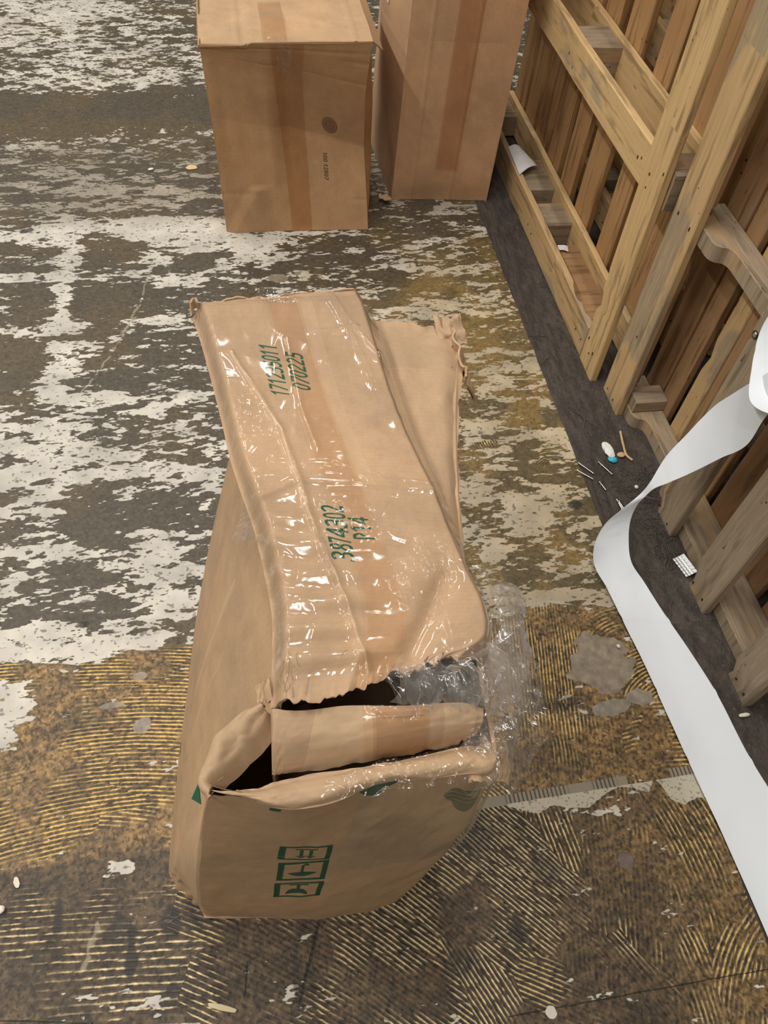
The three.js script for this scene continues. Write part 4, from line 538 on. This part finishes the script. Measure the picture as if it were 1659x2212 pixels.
// ---------------------------------------------------------------- mat strip, paper ribbon and litter
{
  const tex = dataTex(1024, 512, (i, j, c) => { const x = i / 1024 * 1.0, y = j / 512 * .5, f = fb(x * 60, y * 60, 3), g = vn(x * 420, y * 420), w = fb(x * 12, y * 12, 3), l = 0.66 + 0.5 * f + 0.3 * (g - .5); c[0] = mix(84, 70, w) * l; c[1] = mix(78, 62, w) * l; c[2] = mix(72, 57, w) * l; if (g > 0.965) { c[0] += 40; c[1] += 38; c[2] += 36; } });
  const m = new THREE.MeshStandardMaterial({ map: tex, roughness: 0.95, bumpMap: tex, bumpScale: 0.004 });
  const nx = 40, nz = 260, g = sheet((u, v) => { const z = mix(0.32, -2.95, v), e = u === 0 ? 0.006 * (fb(z * 26, 1.1, 3) - .5) : 0; return [mix(0.781 + e, 1.62, Math.pow(u, 1.7)), u === 0 ? 0.0008 : 0.0035 + 0.0022 * (fb(u * 30, z * 30, 2) - .5), z]; }, nx, nz, 0, [0.84, 3.27]);
  single('floor_mat', g, m, 'dusty dark grey mat strip running along the feet of the pallets', 'floor mat');
  // dust strings and tangled fibres lying on it: nobody could count them
  const strings = [], add = (pts, r) => strings.push(new THREE.TubeGeometry(new THREE.CatmullRomCurve3(pts), pts.length * 4, r, 4));
  const fuzz = new THREE.MeshStandardMaterial({ color: 0x5f5851, roughness: 1 });
  const strand = (x, z, len, ang, r = 0.0008, wig = 0.012) => { const pts = []; let a = ang; for (let i = 0; i <= 7; i++) { pts.push(new THREE.Vector3(x, 0.0055 + 0.003 * rnd(), z)); x += Math.cos(a) * len / 7; z += Math.sin(a) * len / 7; a += rr(-1, 1) * wig * 40; } add(pts, r); };
  for (const [p, q, r] of [[[0.8494,-2.3576], [0.8148,-1.8097], .0009], [[0.8148,-1.8097], [0.7824,-1.3981], .0009], [[0.8277,-1.6002], [0.8376,-1.2405], .001], [[0.8119,-1.3432], [0.9014,-1.2021], .0009], [[0.8438,-1.3404], [0.8149,-1.1324], .0009], [[0.7785,-1.6239], [0.8276,-1.6241], .001], [[0.7805,-1.5076], [0.8219,-1.5326], .001], [[0.8389,-1.13], [0.789,-1.0174], .0009], [[0.9056,-0.8818], [0.8572,-0.7013], .0011], [[0.8467,-0.7026], [0.8441,-0.5379], .0011], [[0.8441,-0.5379], [0.8537,-0.4175], .001]]) { const pts = []; for (let i = 0; i <= 9; i++) pts.push(new THREE.Vector3(mix(p[0], q[0], i / 9) + rr(-.006, .006), 0.0058 + .002 * rnd(), mix(p[1], q[1], i / 9) + rr(-.006, .006))); add(pts, r); }
  for (let i = 0; i < 90; i++) { const p = lerp3([...[0.918,-1.107], 0], [...[0.8849,-0.9514], 0], rnd()); strand(p[0] + rr(-.05, .03), p[1] + rr(-.03, .03), rr(.02, .07), rr(0, 6.3), rr(.0003, .0008), .03); }
  for (let i = 0; i < 80; i++) { const p = [0.9218,-0.8933]; strand(p[0] + rr(-.045, .02), p[1] + rr(-.08, .07), rr(.02, .06), rr(0, 6.3), rr(.0003, .0008), .03); }
  for (let i = 0; i < 50; i++) { const z = rr(-2.3, 0), x = rr(.79, .9); strand(x, z, rr(.01, .03), rr(0, 6.3), .0006, .02); }
  const s = part('dust_fibres', mergeGeometries(strings), fuzz, scene); s.userData = { label: 'tangled grey dust strings scattered over the dark mat strip', category: 'dust', kind: 'stuff' };
}
{
  const S = [ // pairs of edges of the ribbon from the bottom of the frame upward: left, right
    [[0.7843,0.0095,-0.0233], [0.8933,0.0095,-0.0486]], [[0.7822,0.0095,-0.1081], [0.9081,0.0095,-0.1346]], [[0.7744,0.0095,-0.2486], [0.9053,0.0095,-0.2774]], [[0.7654,0.0095,-0.3595], [0.8882,0.0095,-0.3888]], [[0.7571,0.0095,-0.4844], [0.8767,0.012,-0.5121]], [[0.7495,0.0095,-0.598], [0.8553,0.012,-0.6228]], [[0.7398,0.0095,-0.6872], [0.8322,0.016,-0.7094]], [[0.7286,0.014,-0.777], [0.8126,0.026,-0.777]], [[0.7115,0.03,-0.8326], [0.7912,0.045,-0.8214]], [[0.7132,0.06,-0.8652], [0.7916,0.07,-0.8649]], [[0.7362,0.095,-0.8942], [0.7972,0.1,-0.8969]], [[0.7713,0.13,-0.9085], [0.8056,0.135,-0.9114]], [[0.8075,0.165,-0.9219], [0.812,0.17,-0.9098]], [[0.8172,0.2,-0.9243], [0.8189,0.2,-0.9062]], [[0.8414,0.25,-0.9478], [0.8367,0.235,-0.8943]], [[0.8695,0.31,-0.9574], [0.8618,0.285,-0.8786]], [[0.8927,0.385,-0.9575], [0.8771,0.36,-0.8507]], [[0.8952,0.465,-0.9263], [0.8806,0.435,-0.818]], [[0.8889,0.55,-0.8829], [0.8794,0.525,-0.8146]], [[0.8989,0.62,-0.8532], [0.8821,0.61,-0.7769]], [[0.9003,0.66,-0.7874], [0.8913,0.65,-0.7158]], [[0.8846,0.63,-0.7258], [0.8584,0.6,-0.7366]], [[0.8908,0.55,-0.8139], [0.8622,0.52,-0.8482]], [[0.9219,0.57,-0.8707], [0.8792,0.545,-0.9069]], [[0.9261,0.62,-0.8977], [0.8986,0.59,-0.9567]], [[0.9328,0.68,-0.9088], [0.9093,0.655,-0.9666]],
  ];
  const L = curve(S.map((s) => s[0])), R = curve(S.map((s) => s[1])), lc = new THREE.CatmullRomCurve3(S.map((s) => V(s[0])), false, 'centripetal'), rc = new THREE.CatmullRomCurve3(S.map((s) => V(s[1])), false, 'centripetal');
  const KINK = [[0.7744,0.01,-0.6941], [0.8343,0.01,-0.5245], [0.8798,0.29,-0.9419], [0.8322,0.01,-0.3794]].map((p) => p[2]);
  const m = new THREE.MeshPhysicalMaterial({ color: 0xe6edf6, roughness: 0.55, side: THREE.DoubleSide });
  const g = sheet((u, v) => { const p = lerp3([lc.getPoint(v).x, lc.getPoint(v).y, lc.getPoint(v).z], [rc.getPoint(v).x, rc.getPoint(v).y, rc.getPoint(v).z], u); let y = p[1] + 0.0012 * (fb(u * 3, v * 60, 2) - .5); for (const k of KINK) y += 0.0025 * Math.exp(-(((p[2] - k - 0.02 * (u - .5)) / 0.006) ** 2)); return [p[0], y, p[2]]; }, 14, 520, 0.0004, [0.07, 1]);
  single('paper_strip', g, m, 'long white paper strip lying on the floor, twisting up towards the weathered pallet', 'paper strip');
}
{
  const steel = new THREE.MeshStandardMaterial({ color: 0xd2d2d0, roughness: 0.28, metalness: 1 });
  const nail = (a, b, where) => {
    const A = V(a), B = V(b), d = B.clone().sub(A), L = d.length(), t = thing('nail', `bright steel nail, ${where}`, 'nail', a, 'loose nails on the mat');
    const shank = new THREE.CylinderGeometry(0.0018, 0.0018, L * 0.94, 8); shank.translate(0, L * 0.53, 0); const tip = new THREE.ConeGeometry(0.0018, L * 0.06, 8); tip.rotateX(Math.PI); tip.translate(0, L * 0.03, 0); const head = new THREE.CylinderGeometry(0.0042, 0.0042, 0.0012, 12); head.translate(0, L, 0);
    part('shank', mergeGeometries([shank, tip]), steel, t); part('head', head, steel, t); t.quaternion.setFromUnitVectors(new THREE.Vector3(0, 1, 0), d.normalize());
  };
  nail([0.8015,0.008,-1.0881], [0.7684,0.008,-1.1213], 'lower of the pair at the floor edge of the mat');
  nail([0.8079,0.009,-1.1046], [0.7778,0.011,-1.1421], 'upper of the pair at the floor edge of the mat');
  nail([0.8549,0.008,-1.0977], [0.832,0.009,-1.14], 'just below the white and blue scrap');
  nail([0.8426,0.008,-0.9833], [0.8366,0.012,-1.0176], 'left one of the three upright beside the twist of the paper');
  nail([0.8475,0.009,-0.9849], [0.8386,0.014,-1.0116], 'middle one of the three upright beside the twist of the paper');
  nail([0.8671,0.009,-0.9828], [0.8526,0.015,-0.9981], 'right one of the three upright beside the twist of the paper');
  nail([0.8873,0.03,-1.0127], [0.9453,0.02,-0.9974], 'passing under the twist of the paper towards the splintered foot');
  nail([0.8218,0.008,-1.0509], [0.8134,0.009,-1.0773], 'short dull one among the dust strings');
  const lump = (name, pos, r, sc, col, label, cat, group, rot = 0, rough = 0.7) => {
    const g = new THREE.IcosahedronGeometry(r, 3), p = g.attributes.position; const k = rr(0, 90);
    for (let i = 0; i < p.count; i++) { const n = 0.82 + 0.4 * fb(p.getX(i) / r * 1.3 + k, p.getY(i) / r * 1.3 + p.getZ(i) / r * 1.7, 3); p.setXYZ(i, p.getX(i) * n * sc[0], p.getY(i) * n * sc[1], p.getZ(i) * n * sc[2]); }
    g.rotateY(rot); g.computeVertexNormals(); g.computeBoundingBox(); g.translate(0, -g.boundingBox.min.y, 0);
    const m = single(name, g, new THREE.MeshStandardMaterial({ color: col, roughness: rough }), label, cat, group); m.position.set(...pos); return m;
  };
  const flake = (name, pos, r, sc, col, label, cat, group, rot = 0) => { // flat irregular chip, eased top
    const s = new THREE.Shape(), k = rr(0, 50); for (let i = 0; i < 26; i++) { const a = i / 26 * 6.2832, q = r * (0.72 + 0.5 * fb(Math.cos(a) * 1.6 + k, Math.sin(a) * 1.6, 3)); i ? s.lineTo(Math.cos(a) * q * sc[0], Math.sin(a) * q * sc[2]) : s.moveTo(Math.cos(a) * q * sc[0], Math.sin(a) * q * sc[2]); } s.closePath();
    const g = new THREE.ExtrudeGeometry(s, { depth: 0.0009, bevelEnabled: true, bevelSize: 0.0006, bevelThickness: 0.0005, bevelSegments: 2 }); g.rotateX(-Math.PI / 2); g.rotateY(rot); g.translate(0, 0.0005, 0);
    const m = single(name, g, new THREE.MeshStandardMaterial({ color: col, roughness: 0.75 }), label, cat, group); m.position.set(...pos); return m;
  };
  { // white scrap with a blue tip
    const p = [0.8692,0.005,-1.1723], t = thing('foam_scrap', 'white crumpled scrap with a bright blue tip on the dark mat', 'scrap', p);
    const mk = (r, sc, dx, dz, col) => { const g = new THREE.IcosahedronGeometry(r, 3), a = g.attributes.position; for (let i = 0; i < a.count; i++) { const n = 0.62 + 0.75 * fb(a.getX(i) / r * 1.6 + 4, a.getZ(i) / r * 1.6 + a.getY(i) / r, 3); a.setXYZ(i, a.getX(i) * n * sc[0] + dx, Math.max(0, a.getY(i) * n * sc[1] + r * sc[1] * .8), a.getZ(i) * n * sc[2] + dz); } g.computeVertexNormals(); return [g, new THREE.MeshStandardMaterial({ color: col, roughness: 0.6 })]; };
    part('scrap_body', ...mk(0.02, [0.62, 0.35, 1.35], 0, -0.004, 0xe6e8e4), t); part('blue_tip', ...mk(0.011, [1, 0.5, 0.8], 0.001, 0.027, 0x3fb7d8), t);
  }
  { const p = [0.9307,0.006,-0.8169], g = sheet((u, v) => [(u - .5) * 0.026 + .003 * v, 0.002 + 0.0016 * Math.abs(Math.sin(u * 12) * Math.sin(v * 18)) + 0.01 * u * u, (v - .5) * 0.052], 20, 36, 0.0012); g.rotateY(0.2); const m = single('foil_pack', g, new THREE.MeshStandardMaterial({ color: 0xcfd2d4, metalness: 0.55, roughness: 0.42, side: THREE.DoubleSide }), 'small dimpled silver foil pack leaning at the pallet foot on the mat', 'foil pack'); m.position.set(...p); }
  { const pts = [[0.9242,0.008,-1.2381], [0.9143,0.011,-1.1912], [0.9116,0.01,-1.1545], [0.9221,0.008,-1.1397]].map(V); single('wood_splinter', new THREE.TubeGeometry(new THREE.CatmullRomCurve3(pts), 24, 0.0032, 6), wood[0], 'curved pale wood splinter on the mat beside the grey stringer end', 'splinter'); }
  lump('wood_chip', [0.8989,0.005,-1.1601], 0.009, [1.1, 0.4, 0.9], 0xc2a888, 'little tan wood chip right of the blue tip', 'wood chip');
  lump('pebble', [0.9017,0.005,-1.0539], 0.005, [1, 0.7, 1], 0xe2dcd0, 'tiny white crumb on the mat just left of the paper twist', 'crumb');
  lump('pebble', [0.711,0.001,-0.6426], 0.0042, [1, 0.7, 1], 0xeeeae0, 'white crumb at the top of the round grey floor patch', 'crumb');
  flake('cardboard_chip', [-0.164,0.001,-2.562], 0.018, [1.1, 1, 0.75], 0xe0c294, 'flat tan cardboard chip on the floor left of the dented carton', 'chip', undefined, 0.1);
  lump('pebble', [-0.2973,0.001,-2.5522], 0.008, [1.2, 0.4, 0.6], 0xf4f2ee, 'white crumb on the floor left of the tan cardboard chip', 'crumb', undefined, .3);
  lump('pebble', [-0.4175,0.001,-3.6739], 0.005, [1, 0.6, 1], 0xf8f6f2, 'white crumb at the top left, far beyond the dented carton', 'crumb');
  lump('pebble', [-0.494,0.001,-0.3059], 0.0065, [1, 0.7, 1], 0xf2efe6, 'white crumb at the left rim of the picture', 'crumb');
  flake('paint_flake', [0.3802,0.0005,-0.0288], 0.009, [1, 1, 1], 0xdfdace, 'round cream paint flake low on the floor at the bottom of the picture', 'paint flake');
  flake('paint_flake', [-0.14,0.0005,-0.1139], 0.013, [1.9, 1, 0.26], 0xd8c8a4, 'long cream paint flake on the floor below the torn carton', 'paint flake', undefined, -0.35);
  flake('paint_flake', [-0.4747,0.0005,-0.3459], 0.007, [0.6, 1, 1.3], 0xe8e0d0, 'small cream paint flake near the left rim, above the white crumb', 'paint flake', undefined, 0.3);
  lump('plaster_lump', [0.9172,0.005,-0.4596], 0.007, [1.7, 0.5, 0.6], 0xdad6cc, 'white plaster lump under the lowest pallet foot', 'plaster');
  const scrap = (pts, label) => { const [a, b, c, d] = pts; single('paper_scrap', sheet((u, v) => { const p = lerp3(lerp3(a, b, u), lerp3(d, c, u), v); return [p[0], p[1] + 0.1 * Math.hypot(b[0] - a[0], b[2] - a[2]) * Math.sin(u * 3) + 0.002 * fb(u * 4, v * 5, 2), p[2]]; }, 14, 20, 0.0006), new THREE.MeshStandardMaterial({ color: 0xe4e4e8, roughness: 0.7, side: THREE.DoubleSide }), label, 'paper scrap'); };
  scrap([[0.9083,0.108,-2.2921], [0.9843,0.108,-2.346], [0.9544,0.108,-2.4648], [0.9149,0.108,-2.4659]], 'torn white paper piece in the bottom channel of the pale pallet, beside the tall carton');
  scrap([[0.9481,0.066,-1.9378], [0.9784,0.066,-1.929], [0.9834,0.066,-1.9548], [0.9528,0.066,-1.9637]], 'tiny white paper scrap in the bottom channel of the pale pallet, nearer the camera');
  { const p = [0.931,0.5406,-0.998], t = thing('bolt', 'shiny bolt head in the dark hollow of the splintered pallet board', 'bolt', p); const h = new THREE.SphereGeometry(0.0062, 18, 12); h.scale(0.5, 1, 1); part('bolt_head', h, steel, t); const w = new THREE.TorusGeometry(0.0074, 0.0012, 8, 20); w.rotateY(Math.PI / 2); part('washer', w, new THREE.MeshStandardMaterial({ color: 0x4a3c2c, roughness: 0.6, metalness: 0.5 }), t); }
}
renderer.render(scene, camera);
